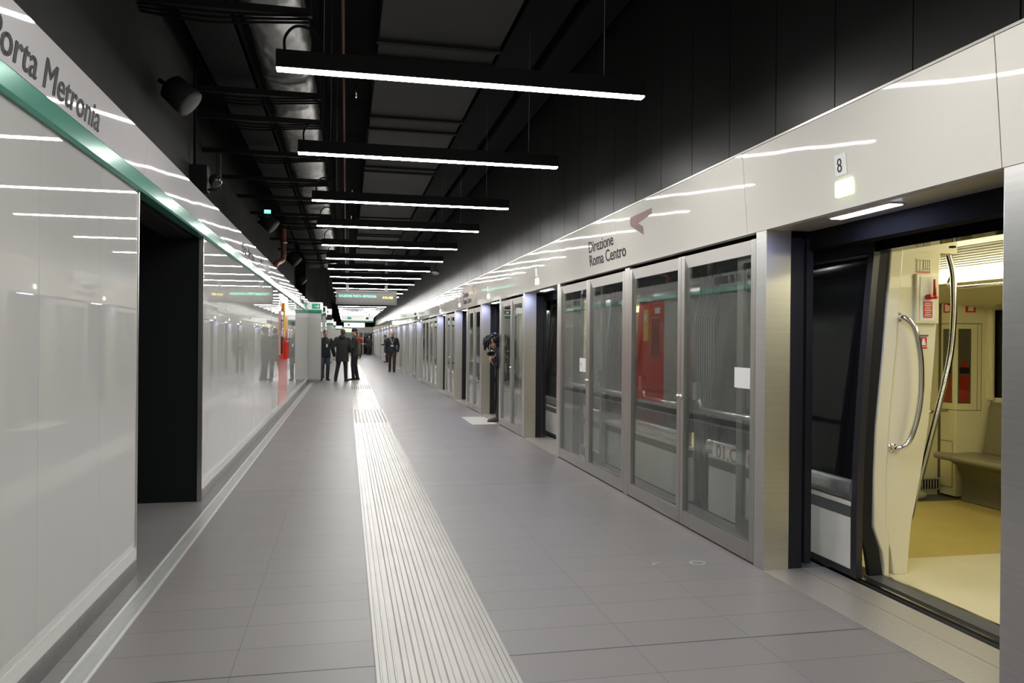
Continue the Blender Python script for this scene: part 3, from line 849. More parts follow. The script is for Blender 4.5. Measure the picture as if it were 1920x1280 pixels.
# near doorway: long grab handle, pole, emergency release, stickers
h = M().tube(spline([(3.285, YJ + .005, 1.567), (3.300, YJ - .045, 1.560), (3.345, YJ - .07, 1.50), (3.378, YJ - .075, 1.36), (3.39, YJ - .075, 1.22), (3.382, YJ - .075, 1.05), (3.35, YJ - .07, .90), (3.305, YJ - .06, .80), (3.262, YJ - .04, .776), (3.25, YJ + .005, .775)], 5), .0165, 14)
for z, x in ((1.567, 3.285), (.775, 3.25)): h.tube([(x, YJ - .006, z), (x, YJ + .004, z)], .028, 14)
h.build('grab_handle', 'chrome', jp)
pl = M().tube(spline([(3.86, 4.45, 2.17), (3.88, 4.45, 2.06), (3.933, 4.45, 1.90), (3.945, 4.45, 1.75), (3.944, 4.45, 1.56), (3.925, 4.45, 1.35), (3.876, 4.45, 1.14), (3.815, 4.45, .92), (3.758, 4.45, .72), (3.70, 4.45, .52), (3.655, 4.45, .37), (3.61, 4.43, .27), (3.50, 4.35, .235), (3.45, 4.27, .23)], 5), .019, 14)
pl.build('grab_pole', 'chrome', car0)
er = M().box(3.393, 3.555, YJ - .022, YJ + .01, 1.53, 1.835).build('release_box', 'cream', jp, bevel=.006)
M().box(3.418, 3.525, YJ - .026, YJ - .02, 1.548, 1.815).build('face_plate', 'whiteplate', er)
rh = M().tube([(3.497, YJ - .05, 1.80), (3.500, YJ - .05, 1.70)], [.006, .010], 8)
rh.tube([(3.466, YJ - .028, 1.692), (3.466, YJ - .06, 1.692)], .016, 12).tube([(3.502, YJ - .028, 1.692), (3.502, YJ - .06, 1.692)], .012, 12).tube([(3.466, YJ - .05, 1.692), (3.502, YJ - .05, 1.692)], .010, 8)
rh.build('release_handle', 'red', jp)
def sticker(x0, x1, z0, z1, y, bg, host, lines=0, linemat='whiteplate', nm_='sticker', th=.003):
    s_ = M().box(x0, x1, y - th, y, z0, z1).build(nm_, bg, host)
    if lines:
        l_ = M(); hh = (z1 - z0) / (lines + 1)
        for q in range(lines):
            z = z0 + hh * (q + .75); inset = (x1 - x0) * (.10 + .10 * ((q * 7) % 3) / 2)
            l_.box(x0 + inset, x1 - inset, y - th - .0008, y - th, z, z + hh * .38)
        l_.build('print_lines', linemat, host)
    return s_
sticker(3.440, 3.502, 1.566, 1.665, YJ - .026, 'red', jp, 8)
s_ = sticker(3.407, 3.506, 1.842, 1.93, YJ, 'cream', jp)
g = M(); g.box(3.407, 3.506, YJ - .0045, YJ - .003, 1.842, 1.852)
g.build('red_stripe', 'red', jp)
g = M()
for x in (3.412, 3.432, 3.452, 3.458, 3.472, 3.486, 3.499): g.box(x, x + .002, YJ - .0045, YJ - .003, 1.858, 1.92)
g.box(3.412, 3.454, YJ - .0045, YJ - .003, 1.857, 1.859).box(3.412, 3.454, YJ - .0045, YJ - .003, 1.918, 1.92).box(3.458, 3.501, YJ - .0045, YJ - .003, 1.865, 1.867).box(3.458, 3.501, YJ - .0045, YJ - .003, 1.918, 1.92)
g.build('outline_print', 'inkgrey', jp)
sticker(3.425, 3.495, 1.378, 1.462, YJ, 'whiteplate', jp)
sticker(3.425, 3.495, 1.452, 1.462, YJ - .003, 'blue', jp, 0)
sticker(3.430, 3.488, 1.378, 1.386, YJ - .003, 'red', jp, 0)
sticker(3.436, 3.484, 1.392, 1.448, YJ - .003, 'red', jp, 0)
M().prism([(3.444, 1.398), (3.478, 1.398), (3.466, 1.44), (3.456, 1.44)], 'y', YJ - .0075, YJ - .006).build('white_symbol', 'whiteplate', jp)
# ceiling socket dark spot
M().tube([(3.56, YJ - .12, 1.985), (3.56, YJ - .12, 1.995)], .02, 10).build('ceiling_fitting', 'ink', car0)
# header panel above pillar inside (cream) so the cabin closes
M().box(3.22, 3.70, YJ, YJ + .1, 1.965, 2.16).build('pillar_head', 'cream', car0)
# equipment cabinet
cabn = M().prism([(5.435, 6.38), (5.435, 6.10), (5.74, 6.02), (5.74, 6.38)], 'z', .02, 2.0).build('equipment_cabinet', 'creamwall', car0, bevel=.008)
def on_face(p0, p1, u0_, u1_, z0, z1, off, th):
    a = Vector((p0[0], p0[1], 0)); b = Vector((p1[0], p1[1], 0)); d_ = (b - a); n_ = Vector((d_.y, -d_.x, 0)).normalized()
    A = a + d_ * u0_ + n_ * off; B = a + d_ * u1_ + n_ * off; Cc = B + n_ * th; D = A + n_ * th
    return [(A.x, A.y), (B.x, B.y), (Cc.x, Cc.y), (D.x, D.y)], z0, z1
def facebox(p0, p1, u0_, u1_, z0, z1, off, th, name, mt, host):
    poly, z0, z1 = on_face(p0, p1, u0_, u1_, z0, z1, off, th)
    return M().prism(poly, 'z', z0, z1).build(name, mt, host)
FL = ((5.435, 6.38), (5.435, 6.10)); FR = ((5.435, 6.10), (5.74, 6.02))
facebox(*FL, .0, 1.0, 1.594, 1.600, .0015, .001, 'panel_gap', 'creamline', cabn)
facebox(*FR, 0, .72, 1.594, 1.600, .0015, .001, 'panel_gap', 'creamline', cabn)
facebox(*FR, .0, .72, .806, .811, .0015, .001, 'panel_gap', 'creamline', cabn)
facebox(*FL, .0, 1.0, .806, .811, .0015, .001, 'panel_gap', 'creamline', cabn)
facebox(*FR, .708, .72, .80, 1.6, .0015, .001, 'panel_gap', 'creamline', cabn)
facebox(*FR, .60, .61, .80, 1.6, .0015, .001, 'panel_gap', 'creamline', cabn)
for fc, u0_, u1_ in ((FL, .46, .86), (FR, .06, .42)):
    facebox(*fc, u0_, u1_, .87, 1.55, .001, .0015, 'cabinet_window', 'seatdark', cabn)
    facebox(*fc, u0_ + .04, u1_ - .04, .88, 1.13, .0025, .002, 'extinguisher_view', 'red', cabn)
    facebox(*fc, u0_ + .04, u1_ - .04, 1.14, 1.20, .0025, .002, 'extinguisher_band', 'ink', cabn)
    facebox(*fc, u0_ + .1, u1_ - .1, 1.20, 1.26, .0025, .002, 'extinguisher_neck', 'red', cabn)
    facebox(*fc, u0_, u1_, .87, 1.55, .0048, .001, 'window_glass', 'cabglass', cabn)
for (fc, u0_, u1_) in ((FL, .46, .80), (FR, .26, .54)):
    pz = facebox(*fc, u0_, u1_, 1.70, 1.79, .001, .003, 'extinguisher_sign', 'red', cabn)
    facebox(*fc, u0_ + .07, u0_ + .17, 1.712, 1.775, .004, .001, 'white_symbol', 'whiteplate', cabn)
    facebox(*fc, u1_ - .16, u1_ - .06, 1.712, 1.765, .004, .001, 'white_symbol', 'whiteplate', cabn)
for z0, z1, a_, b_ in ((.515, .52, .1, .9), (.095, .10, .1, .9), (.10, .515, .1, .115), (.10, .515, .885, .9)):
    facebox(*FL, a_, b_, z0, z1, .0015, .001, 'hatch_outline', 'creamline', cabn)
M().tube([(5.437, 6.29, .18), (5.428, 6.29, .18)], .008, 8).build('hatch_lock', 'ink', cabn)
M().tube([(5.437, 6.33, 1.16), (5.428, 6.33, 1.16)], .007, 8).build('hatch_lock', 'ink', cabn)
# bench seat
sb = M(); sb.prism([(5.43, 0), (5.43, .20), (5.38, .32), (5.28, .375), (5.75, .375), (5.75, 0)], 'y', -2, 6.02).build('seat_base', 'seatdark', car0, bevel=.01)
s3 = M(); s3.prism([(5.20, .385), (5.19, .405), (5.20, .43), (5.24, .438), (5.45, .42), (5.62, .43), (5.62, .375), (5.24, .375)], 'y', -2, 6.09)
s3.build('seat_pan', 'seat', car0, bevel=.012)
s4 = M(); s4.prism([(5.60, .42), (5.665, .86), (5.70, .89), (5.74, .89), (5.74, .42)], 'y', -2, 5.97)
s4.build('seat_back', 'seat', car0, bevel=.02)
wr = M(); wr.box(5.70, 5.75, 5.98, 6.06, .9, 1.75)
wr.build('window_pillar', 'creamwall', car0, bevel=.02)
# upper rail
M().tube(spline([(5.0, 5.66, 1.99), (5.0, 5.70, 1.93), (5.0, 5.66, 1.885), (5.0, 5.55, 1.88)], 5) + [Vector((5.0, 2.0, 1.88))], .016, 12).build('ceiling_rail', 'chrome', car0)
M().tube([(5.10, 6.03, 0.80), (5.43, 6.2, .80)], .014, 8).build('low_rail', 'chrome', car0)
bw = M().box(4.85, 5.44, 6.30, 6.36, 0, 2.1).build('corner_panel', 'creamwall', car0)
M().box(5.425, 5.436, 6.28, 6.30, 0, 2.0).build('gangway_gap', 'creamline', car0)
M().box(4.3, 5.44, 6.05, 6.3, .0, .004).build('gangway_plate', 'traingrey', car0)
bb = M().box(4.95, 5.40, 6.24, 6.28, .06, .17)
for q in range(14): bb.m(1).box(4.98 + q * .03, 4.99 + q * .03, 6.232, 6.24, .07, .16)
bb.build('brush_strip', ['grille', 'ink'], car0)
M().ell((5.02, 6.12, .045), .14, .05, .04).build('gangway_foot', 'grille', car0)
# carriage number label
lb = M().box(2.975, 2.981, 5.22, 5.96, .455, .585).build('number_label', 'trainwhite', car0)
text_mesh('lettering', '01.C-10', 'orange', car0, .15, frame_m((2.974, 5.90, .468), (0, -1, 0), (0, 0, 1)), width=.60, heavy=.002)
# gangway bellows
for k in range(4):
    ya = CARS[k][1]; yb = CARS[k + 1][0]
    r = root('gangway_bellows', 'pleated grey gangway bellows between the %s carriages' % ['first and second', 'second and third', 'third and fourth', 'last two'][k], 'gangway bellows', (3.1, (ya + yb) / 2, 0), 'gangway bellows of the train')
    m = M(); ed = M(); n = 9
    for q in range(n):
        y0_ = ya + .0 + (yb - ya) * q / n; y1_ = ya + (yb - ya) * (q + 1) / n; ym = (y0_ + y1_) / 2
        for z0, z1, x0_, x1_ in ((0.0, 1.6, 3.06, 3.06), (1.6, 2.25, 3.06, 3.2)):
            m.add([(x0_ + .06, y0_, z0), (x0_, ym, z0), (x0_ + .06, y1_, z0), (x1_ + .06, y0_, z1), (x1_, ym, z1), (x1_ + .06, y1_, z1)], [(0, 1, 4, 3), (1, 2, 5, 4)])
        ed.tube([(3.056, ym, 0.0), (3.056, ym, 1.6), (3.196, ym, 2.25)], .006, 6)
    m.box(3.13, 5.9, ya + .02, yb - .02, -.1, -.02).box(3.13, 5.9, ya + .02, yb - .02, 2.25, 2.35).box(5.8, 5.9, ya, yb, -.05, 2.3)
    m.build('pleated_skin', 'bellows', r); ed.build('fold_ribs', 'bellowsedge', r)

# ------------------------------------------------------------------ pendant light bars
LY = [-6.4, -4.1, -1.8, .45, 2.65, 4.91, 7.08, 9.44, 11.53, 13.87, 16.13, 18.5]
while LY[-1] < Y1 - 3.5: LY.append(LY[-1] + 2.3)
LZ = 3.03
lp = None
nl = 0
for i, y in enumerate(LY):
    if i < 5: lab = 'black pendant light bar above and behind the camera position'
    else: lab = '%s glowing white light bar hanging across the platform' % ORD[i - 5]
    if i == 5: lab = 'nearest and longest glowing white light bar hanging across the platform'
    if lp is None:
        lp = root('light_bar', lab, 'pendant light', (-.43, y, LZ), 'pendant light bars across the platform')
        M().box(0, 2.36, -.034, .034, .007, .115).build('housing', 'blackplastic', lp, local=True)
        M().box(.004, 2.352, -.031, .031, -.003, .007).build('diffuser', 'lamp', lp, local=True)
        M().tube(spline([(.05, 0, .11), (.05, 0, .2), (.11, 0, .27), (.20, .0, .26), (.26, 0, .2), (.27, .02, .12)], 6), .009, 6).build('power_cable', 'blackplastic', lp, local=True)
        for x in (.28, 2.08): M().tube([(x, 0, .11), (x, 0, 1.72)], .0022, 5).build('suspension_wire', 'inkgrey', lp, local=True)
        index_kids(lp)
    else:
        copy_tree(lp, (-.43 + (.02 if i % 3 == 1 else 0), y, LZ), lab, 'pendant light bars across the platform')

# ------------------------------------------------------------------ ceiling services
y = -3.0; i = 0; seq = [2.25, .35, 1.9, .5, 2.1, .28]
n = 0
while y < 60:
    L_ = seq[i % 6]
    if L_ > .6 or True:
        vis_ = y > 2
        o = M().box(.25, 1.30, y, y + L_ - .02, 3.98, 4.30).m(1).box(.23, 1.32, y + L_ - .04, y + L_ + .025, 3.955, 4.32).build('ventilation_duct', ['duct', 'ductseam'], bevel=.004)
        tag(o, 'dark grey ceiling duct section in the %s row place above the light bars' % ORD[min(n, 37)], 'duct', 'grey ceiling duct sections')
        n += 1
    y += L_ + .03; i += 1
# foil wrapped duct, lumpy
for q, (a, b) in enumerate([(-2, 4.6), (4.65, 6.9), (6.95, 9.6), (9.65, 13), (13.05, 17), (17.05, 25)]):
    m = M(); m.smooth = True; ny = int((b - a) / .12)
    rnd = random.Random(q)
    n_ = 12; vs = []
    for j in range(ny + 1):
        yy = a + (b - a) * j / ny
        for k in range(n_):
            th = 2 * PI * k / n_
            rx = .215 * (1 + .06 * rnd.uniform(-1, 1)); rz = .16 * (1 + .08 * rnd.uniform(-1, 1))
            c_, s__ = math.cos(th), math.sin(th)
            vs.append((-.52 + rx * math.copysign(abs(c_) ** .6, c_), yy, 3.78 + rz * math.copysign(abs(s__) ** .6, s__)))
    fs = [(j * n_ + k, j * n_ + (k + 1) % n_, (j + 1) * n_ + (k + 1) % n_, (j + 1) * n_ + k) for j in range(ny) for k in range(n_)]
    fs += [tuple(range(n_)), tuple(ny * n_ + k for k in range(n_))]
    m.add(vs, fs)
    tag(m.build('foil_duct', 'foil'), '%s stretch of crumpled silver foil duct under the dark ceiling' % ORD[q], 'duct', 'silver foil duct stretches')
# brackets crossing below the foil duct
k = 0
for y in [5.3, 7.1, 7.95, 9.4, 10.9, 12.3, 13.9, 15.0, 17.4, 19.4, 21.8]:
    r = root('duct_bracket', '%s black bracket with cables crossing under the silver duct' % ORD[k], 'bracket', (-.8, y, 3.5), 'black brackets under the silver duct')
    M().box(-1.32 if y < 7 else -1.64, -.24, y - .02, y + .02, 3.52, 3.57).build('cross_bar', 'blackplastic', r)
    c_ = M()
    for j in range(3):
        zz = 3.50 - .012 * j
        c_.tube(spline([(-1.30, y + .03 * j - .03, zz), (-.9, y + .03 * j - .05, zz - .02 - .01 * j), (-.55, y + .03 * j - .02, zz), (-.26, y + .03 * j - .03, zz + .02)], 4), .009, 6)
    c_.build('cable_bundle', 'blackmatte', r)
    M().tube([(-.25, y, 3.55), (-.25, y, 4.75)], .008, 6).build('hanger_rod', 'blackplastic', r)
    k += 1
# black side tray left of the foil duct
m = M().box(-1.15, -.78, Y0, 25, 3.62, 3.64).box(-1.15, -1.13, Y0, 25, 3.62, 3.72).box(-.80, -.78, Y0, 25, 3.62, 3.72)
tag(m.build('cable_tray', 'blackplastic'), 'long black cable tray between the left wall and the silver duct', 'cable tray')
r = root('sprinkler_pipe', 'thin rust coloured sprinkler pipe running along the dark ceiling', 'pipe', (-.045, 10, 3.8))
M().tube([(-.045, Y0, 3.8), (-.045, 60, 3.8)], .013, 8).build('pipe_run', 'copper', r)
sp_ = M()
for y in (5.2, 7.5, 9.9, 12.4, 15): sp_.tube([(.07, y, 3.8), (.07, y, 3.68)], .010, 6)
sp_.build('sprinkler_heads', 'chrome', r)['kind'] = 'stuff'
for q, (x0, x1, z) in enumerate(((1.5, 1.9, 4.3), (2.1, 2.45, 4.45))):
    tag(M().box(x0, x1, Y0, 60, z, z + .06).build('cable_tray', 'blackmatte'), ['black ceiling tray right of the grey duct', 'black ceiling tray next to the black cladding'][q], 'cable tray')

# speakers on the left wall
def speaker(x, y, z, lab, s=1.0, green=False):
    r = root('wall_speaker', lab, 'loudspeaker', (x, y, z), 'drum speakers on the left wall')
    ax = Vector((.75, -.05, -.66)).normalized()
    c0 = Vector((x, y, z)); M().tube([c0 - ax * .10 * s, c0 - ax * .07 * s, c0 + ax * .13 * s], [.09 * s, .13 * s, .14 * s], 18).build('drum_housing', 'blackplastic', r)
    M().tube([c0 + ax * .13 * s, c0 + ax * .17 * s, c0 + ax * .18 * s], [.137 * s, .137 * s, .11 * s], 18).build('grey_rim', 'speakergrey', r)
    M().tube([c0 - ax * .05 * s, c0 + Vector((-.16, 0, .10)) * s], .016, 6).build('wall_bracket', 'blackplastic', r)
    if green: M().box(x - .03, x + .06, y - .12, y - .10, z + .10, z + .15).build('indicator_light', 'smallgreen', r)
    return r
speaker(-1.16, 5.75, 3.10, 'large black drum speaker high on the left wall above the passage', .74)
speaker(-1.15, 11.9, 3.12, 'black drum speaker with small green light on the left wall', .8, True)
speaker(-1.2, 18.0, 3.22, 'black drum speaker beside the red pipe on the left wall')
speaker(-1.2, 21.5, 3.02, 'small black drum speaker farthest along the left wall', .8)
cc = root('cctv_camera', 'black box with a glossy dome camera above the left fascia', 'camera', (-1.25, 7.0, 2.78))
M().box(-1.30, -1.16, 6.95, 7.09, 2.64, 2.86).build('mounting_box', 'blackplastic', cc, bevel=.004)
M().ell((-1.10, 7.0, 2.74), .055, .055, .055, 16, 12).build('dome', 'smokedome', cc)
M().tube([(-1.16, 7.0, 2.66), (-1.08, 7.0, 2.66)], .01, 6).build('dome_arm', 'blackplastic', cc)
M().tube([(-1.27, 7.02, 2.86), (-1.27, 7.02, 4.6)], .012, 6).build('conduit', 'blackplastic', cc)
c2 = root('cctv_camera', 'small white dome camera under the ceiling near the display board', 'camera', (1.95, 17.5, 2.95))
M().ell((1.95, 17.5, 2.93), .09, .09, .06).build('dome', 'steel_light', c2); M().tube([(1.95, 17.5, 2.95), (1.95, 17.5, 4.75)], .01, 6).build('hanger_rod', 'blackplastic', c2)
rp = root('fire_pipe', 'dark red fire pipe with an elbow above the red cabinet', 'pipe', (-1.3, 15.6, 3))
M().tube(spline([(-1.20, 15.6, 4.7), (-1.20, 15.6, 3.6), (-1.20, 15.6, 3.0), (-1.22, 15.5, 2.9), (-1.26, 15.1, 2.82), (-1.28, 14.8, 2.74), (-1.30, 14.8, 2.6)], 4), .05, 10).build('pipe_run', 'redpipe', rp)
M().tube([(-1.20, 15.6, 3.28), (-1.20, 15.6, 3.24)], .07, 10).build('pipe_collar', 'steel', rp)
# emergency light plate
tag(M().box(-1.62, -1.58, 10.4, 10.50, 3.3, 3.75).build('conduit', 'speakergrey'), 'thin grey conduit piece on the dark upper left wall', 'conduit')

# ------------------------------------------------------------------ hanging display board and signs
db = root('display_board', 'grey hanging display board with green and amber lettering', 'display board', (.6, 23.5, 2.45))
M().box(-.31, 1.465, 23.5, 23.8, 2.445, 2.86).build('board_case', 'boardgrey', db, bevel=.01)
fr_ = M().box(-.31, -.25, 23.47, 23.5, 2.445, 2.86).box(1.405, 1.465, 23.47, 23.5, 2.445, 2.86).box(-.25, 1.405, 23.47, 23.5, 2.445, 2.50).box(-.25, 1.405, 23.47, 23.5, 2.80, 2.86)
fr_.build('board_frame', 'speakergrey', db)
M().box(-.25, 1.405, 23.49, 23.5, 2.50, 2.80).build('screen', 'boardscreen', db)
text_mesh('green_lettering', 'STAZIONE PORTA METRONIA', 'led_green', db, .098, frame_m((-.232, 23.485, 2.655), (1, 0, 0), (0, 0, 1)), squeeze=.83, bold=.001)
text_mesh('amber_date', '16 Dic 2025', 'led_amber', db, .088, frame_m((1.035, 23.485, 2.63), (1, 0, 0), (0, 0, 1)), squeeze=.72, bold=.002)
for x, zt in ((.02, 4.75), (1.155, 3.96)): M().box(x - .04, x + .04, 23.6, 23.68, 2.86, zt).build('hanger', 'boardgrey', db)
h1 = root('hanging_sign', 'wide white hanging sign with green lower band, mid platform', 'sign', (.7, 50, 2.5))
M().box(-.32, 1.66, 50, 50.15, 2.60, 2.90).build('sign_face', 'signwhite', h1)
M().box(-.32, 1.66, 49.99, 50.16, 2.50, 2.60).build('green_band', 'green_paint', h1)
M().box(0.05, .30, 49.985, 50, 2.68, 2.82).build('green_symbol', 'exitgreen', h1)
M().box(1.2, 1.36, 49.985, 50, 2.68, 2.82).build('grey_symbol', 'speakergrey', h1)
for x in (.1, 1.4): M().tube([(x, 50.07, 2.9), (x, 50.07, 4.75)], .03, 8).build('hanger_rod', 'blackplastic', h1)
h2 = root('hanging_sign', 'bright white hanging sign near the far end of the platform', 'sign', (.6, 62, 2.4))
M().box(-.19, 1.40, 62, 62.15, 2.36, 2.72).build('sign_face', 'signbright', h2)
M().box(-.19, 1.40, 61.98, 62.16, 2.30, 2.36).build('green_band', 'green_paint', h2)
M().box(.1, .25, 61.985, 62, 2.48, 2.62).build('grey_symbol', 'speakergrey', h2)
for x in (.1, 1.1): M().tube([(x, 62.07, 2.72), (x, 62.07, 4.75)], .03, 8).build('hanger_rod', 'blackplastic', h2)

# ------------------------------------------------------------------ people
def limb(m, pts, rs, n=10): m.tube(pts, rs, n); [m.ell(p, r, r, r, 10, 6) for p, r in zip(pts, rs)]
def hand(m, wrist, dirv, palm_n, curl=.35, s=1.0):
    """wrist point, direction of fingers, palm normal (towards palm side)"""
    d_ = Vector(dirv).normalized(); pn = Vector(palm_n); pn = (pn - d_ * pn.dot(d_)).normalized(); sd = d_.cross(pn)
    w_ = Vector(wrist)
    rot = Matrix((sd, pn, d_)).transposed()
    m.ell(w_ + d_ * .045 * s, .038 * s, .016 * s, .052 * s, 12, 8, rot)
    for i, (o_, l_) in enumerate(((-.029, .066), (-.010, .076), (.010, .072), (.028, .058))):
        p0 = w_ + d_ * .08 * s + sd * o_ * s
        a1 = curl; a2 = curl * 2.1
        p1 = p0 + (d_ * math.cos(a1) + pn * math.sin(a1)) * l_ * .5 * s
        p2 = p1 + (d_ * math.cos(a2) + pn * math.sin(a2)) * l_ * .5 * s
        limb(m, [p0, p1, p2], [.0095 * s, .0088 * s, .0075 * s], 8)
    t0 = w_ + d_ * .025 * s - sd * .030 * s
    t1 = t0 + (d_ * .6 - sd * .7 + pn * .35).normalized() * .035 * s
    t2 = t1 + (d_ * .85 - sd * .2 + pn * .45).normalized() * .030 * s
    limb(m, [t0, t1, t2], [.012 * s, .011 * s, .009 * s], 8)

def head(m, c, R, skin_only=True):
    """c = centre of head, R = rotation; face looks along local +Y"""
    c = Vector(c)
    T = lambda p: c + R @ Vector(p)
    m.ell(c + R @ Vector((0, -.010, .025)), .076, .095, .095, 18, 12, R)          # cranium
    m.ell(c + R @ Vector((0, .018, -.045)), .058, .070, .075, 16, 10, R)           # face and jaw
    m.ell(c + R @ Vector((0, .052, -.098)), .030, .026, .020, 12, 8, R)            # chin
    m.ell(c + R @ Vector((0, .088, -.015)), .016, .020, .010, 10, 6, R)            # brow
    m.tube([T((0, .082, .000)), T((0, .104, -.036)), T((0, .094, -.046))], [.008, .013, .012], 8)   # nose
    m.ell(c + R @ Vector((0, .080, -.070)), .023, .012, .009, 10, 6, R)            # mouth
    for s_ in (-1, 1):
        m.ell(c + R @ Vector((s_ * .076, -.005, -.015)), .010, .020, .032, 10, 8, R)   # ears
        m.ell(c + R @ Vector((s_ * .040, .065, -.045)), .020, .018, .020, 8, 6, R)     # cheeks

def person(name_label, loc, rotz, hgt=1.76, skin='skin', hair='hair_dark', hair_style='short', jacket='jacket_black', trousers='trouser_black', shoes='shoe_black',
           stance=((-.10, 0.0), (.10, 0.0)), arms=None, coat_len=.80, head_turn=0.0, lean=0.0, extras=(), hood=False, knees=(.02, .02), bulk=1.0, head_nod=0.0):
    s = hgt / 1.76
    r = root('person', name_label, 'person', loc, rotz=rotz)
    r.scale = (1, 1, 1)
    L = lambda p: Vector((p[0] * s, p[1] * s, p[2] * s))
    hip = L((0, 0, .93)); chest = L((0, lean * .6, 1.28)); neck = L((0, lean * .95, 1.48)); hc = L((0, lean * 1.1 + .025, 1.635))
    body = M()
    RH = Matrix.Rotation(head_turn, 3, 'Z') @ Matrix.Rotation(-head_nod, 3, 'X')
    head(body, hc, RH)
    limb(body, [neck - L((0, 0, .06)), neck + L((0, .004, .05)), hc - L((0, .005, .04))], [.062, .056, .055], 12)
    # torso + limbs beneath the clothes
    body.loft([((0, 0, .86 * s), .13, .09), ((0, 0, .96 * s), .14, .095), ((0, lean * .3 * s, 1.10 * s), .12, .085), ((0, lean * .6 * s, 1.28 * s), .15, .10), ((0, lean * .85 * s, 1.40 * s), .15, .085), ((0, lean * .95 * s, 1.47 * s), .07, .06)])
    sh = [L((-.19, lean * .85, 1.41)), L((.19, lean * .85, 1.41))]
    if arms is None: arms = (((-.25, -.02, 1.13), (-.26, .05, .88)), ((.25, -.02, 1.13), (.26, .05, .88)))
    jk = M(); tr_ = M()
    hands = []
    for i, sgn in enumerate((-1, 1)):
        el = L(arms[i][0]); wr = L(arms[i][1])
        limb(body, [sh[i], (sh[i] + el) / 2, el, (el + wr) / 2, wr], [.045, .042, .036, .034, .026], 10)
        d_ = (wr - el).normalized()
        inward = Vector((-sgn, .15, 0)) if len(arms[i]) < 3 else Vector(arms[i][2])
        hand(body, wr, d_, inward, .45, s)
        limb(jk, [sh[i] + Vector((0, 0, -.005)), (sh[i] * .5 + el * .5), el, (el + wr) / 2, wr - d_ * .0], [.075 * bulk, .066 * bulk, .058 * bulk, .052 * bulk, .043 * bulk], 12)
        hx, fy = stance[i]
        h0 = L((sgn * .085, 0, .90)); an = L((hx, fy - .02, .09)); kn = (h0 * .5 + an * .5) + L((0, knees[i] + .02, .02))
        limb(body, [h0, (h0 + kn) / 2, kn, (kn + an) / 2, an], [.07, .065, .05, .045, .035], 10)
        limb(tr_, [h0 + Vector((0, 0, .02)), (h0 + kn) / 2, kn, (kn + an) / 2, an + Vector((0, 0, -.02))], [.100 * bulk, .088, .070, .066, .060], 12)
        foot = M()
        yaw = Matrix.Rotation((-sgn) * .16, 3, 'Z')
        fc = Vector((an.x, an.y, 0))
        pts = []
        def fp(x, y, z): return fc + yaw @ Vector((x, y, z))
        for (yy, hw, zt) in ((-.075, .030, .075), (-.05, .040, .10), (.0, .043, .105), (.06, .045, .08), (.13, .048, .06), (.18, .040, .05), (.205, .022, .035)):
            pts.append([fp(-hw, yy, 0.0), fp(hw, yy, 0.0), fp(hw * .9, yy, zt * .6), fp(hw * .5, yy, zt), fp(-hw * .5, yy, zt), fp(-hw * .9, yy, zt * .6)])
        vs = [p for ring in pts for p in ring]; nn = 6
        fs = [(a_ * nn + b_, a_ * nn + (b_ + 1) % nn, (a_ + 1) * nn + (b_ + 1) % nn, (a_ + 1) * nn + b_) for a_ in range(len(pts) - 1) for b_ in range(nn)] + [tuple(range(nn)), tuple((len(pts) - 1) * nn + b_ for b_ in range(nn))]
        foot.smooth = True; foot.add(vs, fs)
        foot.build('shoe', shoes, r, local=True)
    body.build('body', skin, r, remesh=.0075, local=True, smooth_it=2)
    tr_.loft([((0, 0, .80 * s), .15 * bulk, .10), ((0, 0, .90 * s), .165 * bulk, .112), ((0, 0, 1.0 * s), .15 * bulk, .10)])
    tr_.build('trousers', trousers, r, remesh=.012, local=True, smooth_it=3)
    zb = coat_len * s
    jk.loft([((0, -.005, zb), .185 * bulk, .135), ((0, 0, zb + .10), .182 * bulk, .13), ((0, lean * .3 * s, 1.08 * s), .165 * bulk, .122), ((0, lean * .6 * s, 1.28 * s), .190 * bulk, .130), ((0, lean * .8 * s, 1.39 * s), .185 * bulk, .112), ((0, lean * .9 * s, 1.45 * s), .12, .085), ((0, lean * .95 * s, 1.51 * s), .075, .072)])
    if hood: jk.ell(neck + L((0, -.075, .0)), .12, .075, .085, 16, 10); jk.ell(neck + L((0, -.03, .02)), .105, .09, .05)
    jk.build('jacket', jacket, r, remesh=.012, local=True, smooth_it=3)
    hm = M(); Tc = lambda p: hc + RH @ Vector(p)
    if hair_style in ('short', 'bald'):
        k_ = 1.0 if hair_style == 'short' else .97
        hm.ell(Tc((0, -.018, .036)), .081 * k_, .094 * k_, .094 * k_, 18, 12, RH)
        hm.ell(Tc((0, -.055, -.01)), .068, .055, .07, 14, 10, RH)
        hm.build('hair', hair, r, local=True)
    elif hair_style == 'beanie':
        hm.loft([(tuple(Tc((0, -.008, .012))), .088, .103), (tuple(Tc((0, -.01, .05))), .092, .106), (tuple(Tc((0, -.015, .09))), .083, .095), (tuple(Tc((0, -.02, .125))), .055, .065), (tuple(Tc((0, -.02, .14))), .015, .02)])
        hm.build('beanie', 'jacket_black', r, local=True)
        M().ell(Tc((0, -.06, -.02)), .062, .04, .05, 14, 8, RH).build('hair', hair, r, local=True)
    # eyes and lips
    for s_ in (-1, 1): M().ell(Tc((s_ * .030, .083, -.012)), .010, .006, .006, 8, 6, RH).build('eye', 'ink', r, local=True)
    M().ell(Tc((0, .090, -.070)), .020, .004, .006, 8, 6, RH).build('lips', 'lip', r, local=True)
    return r, hc, s
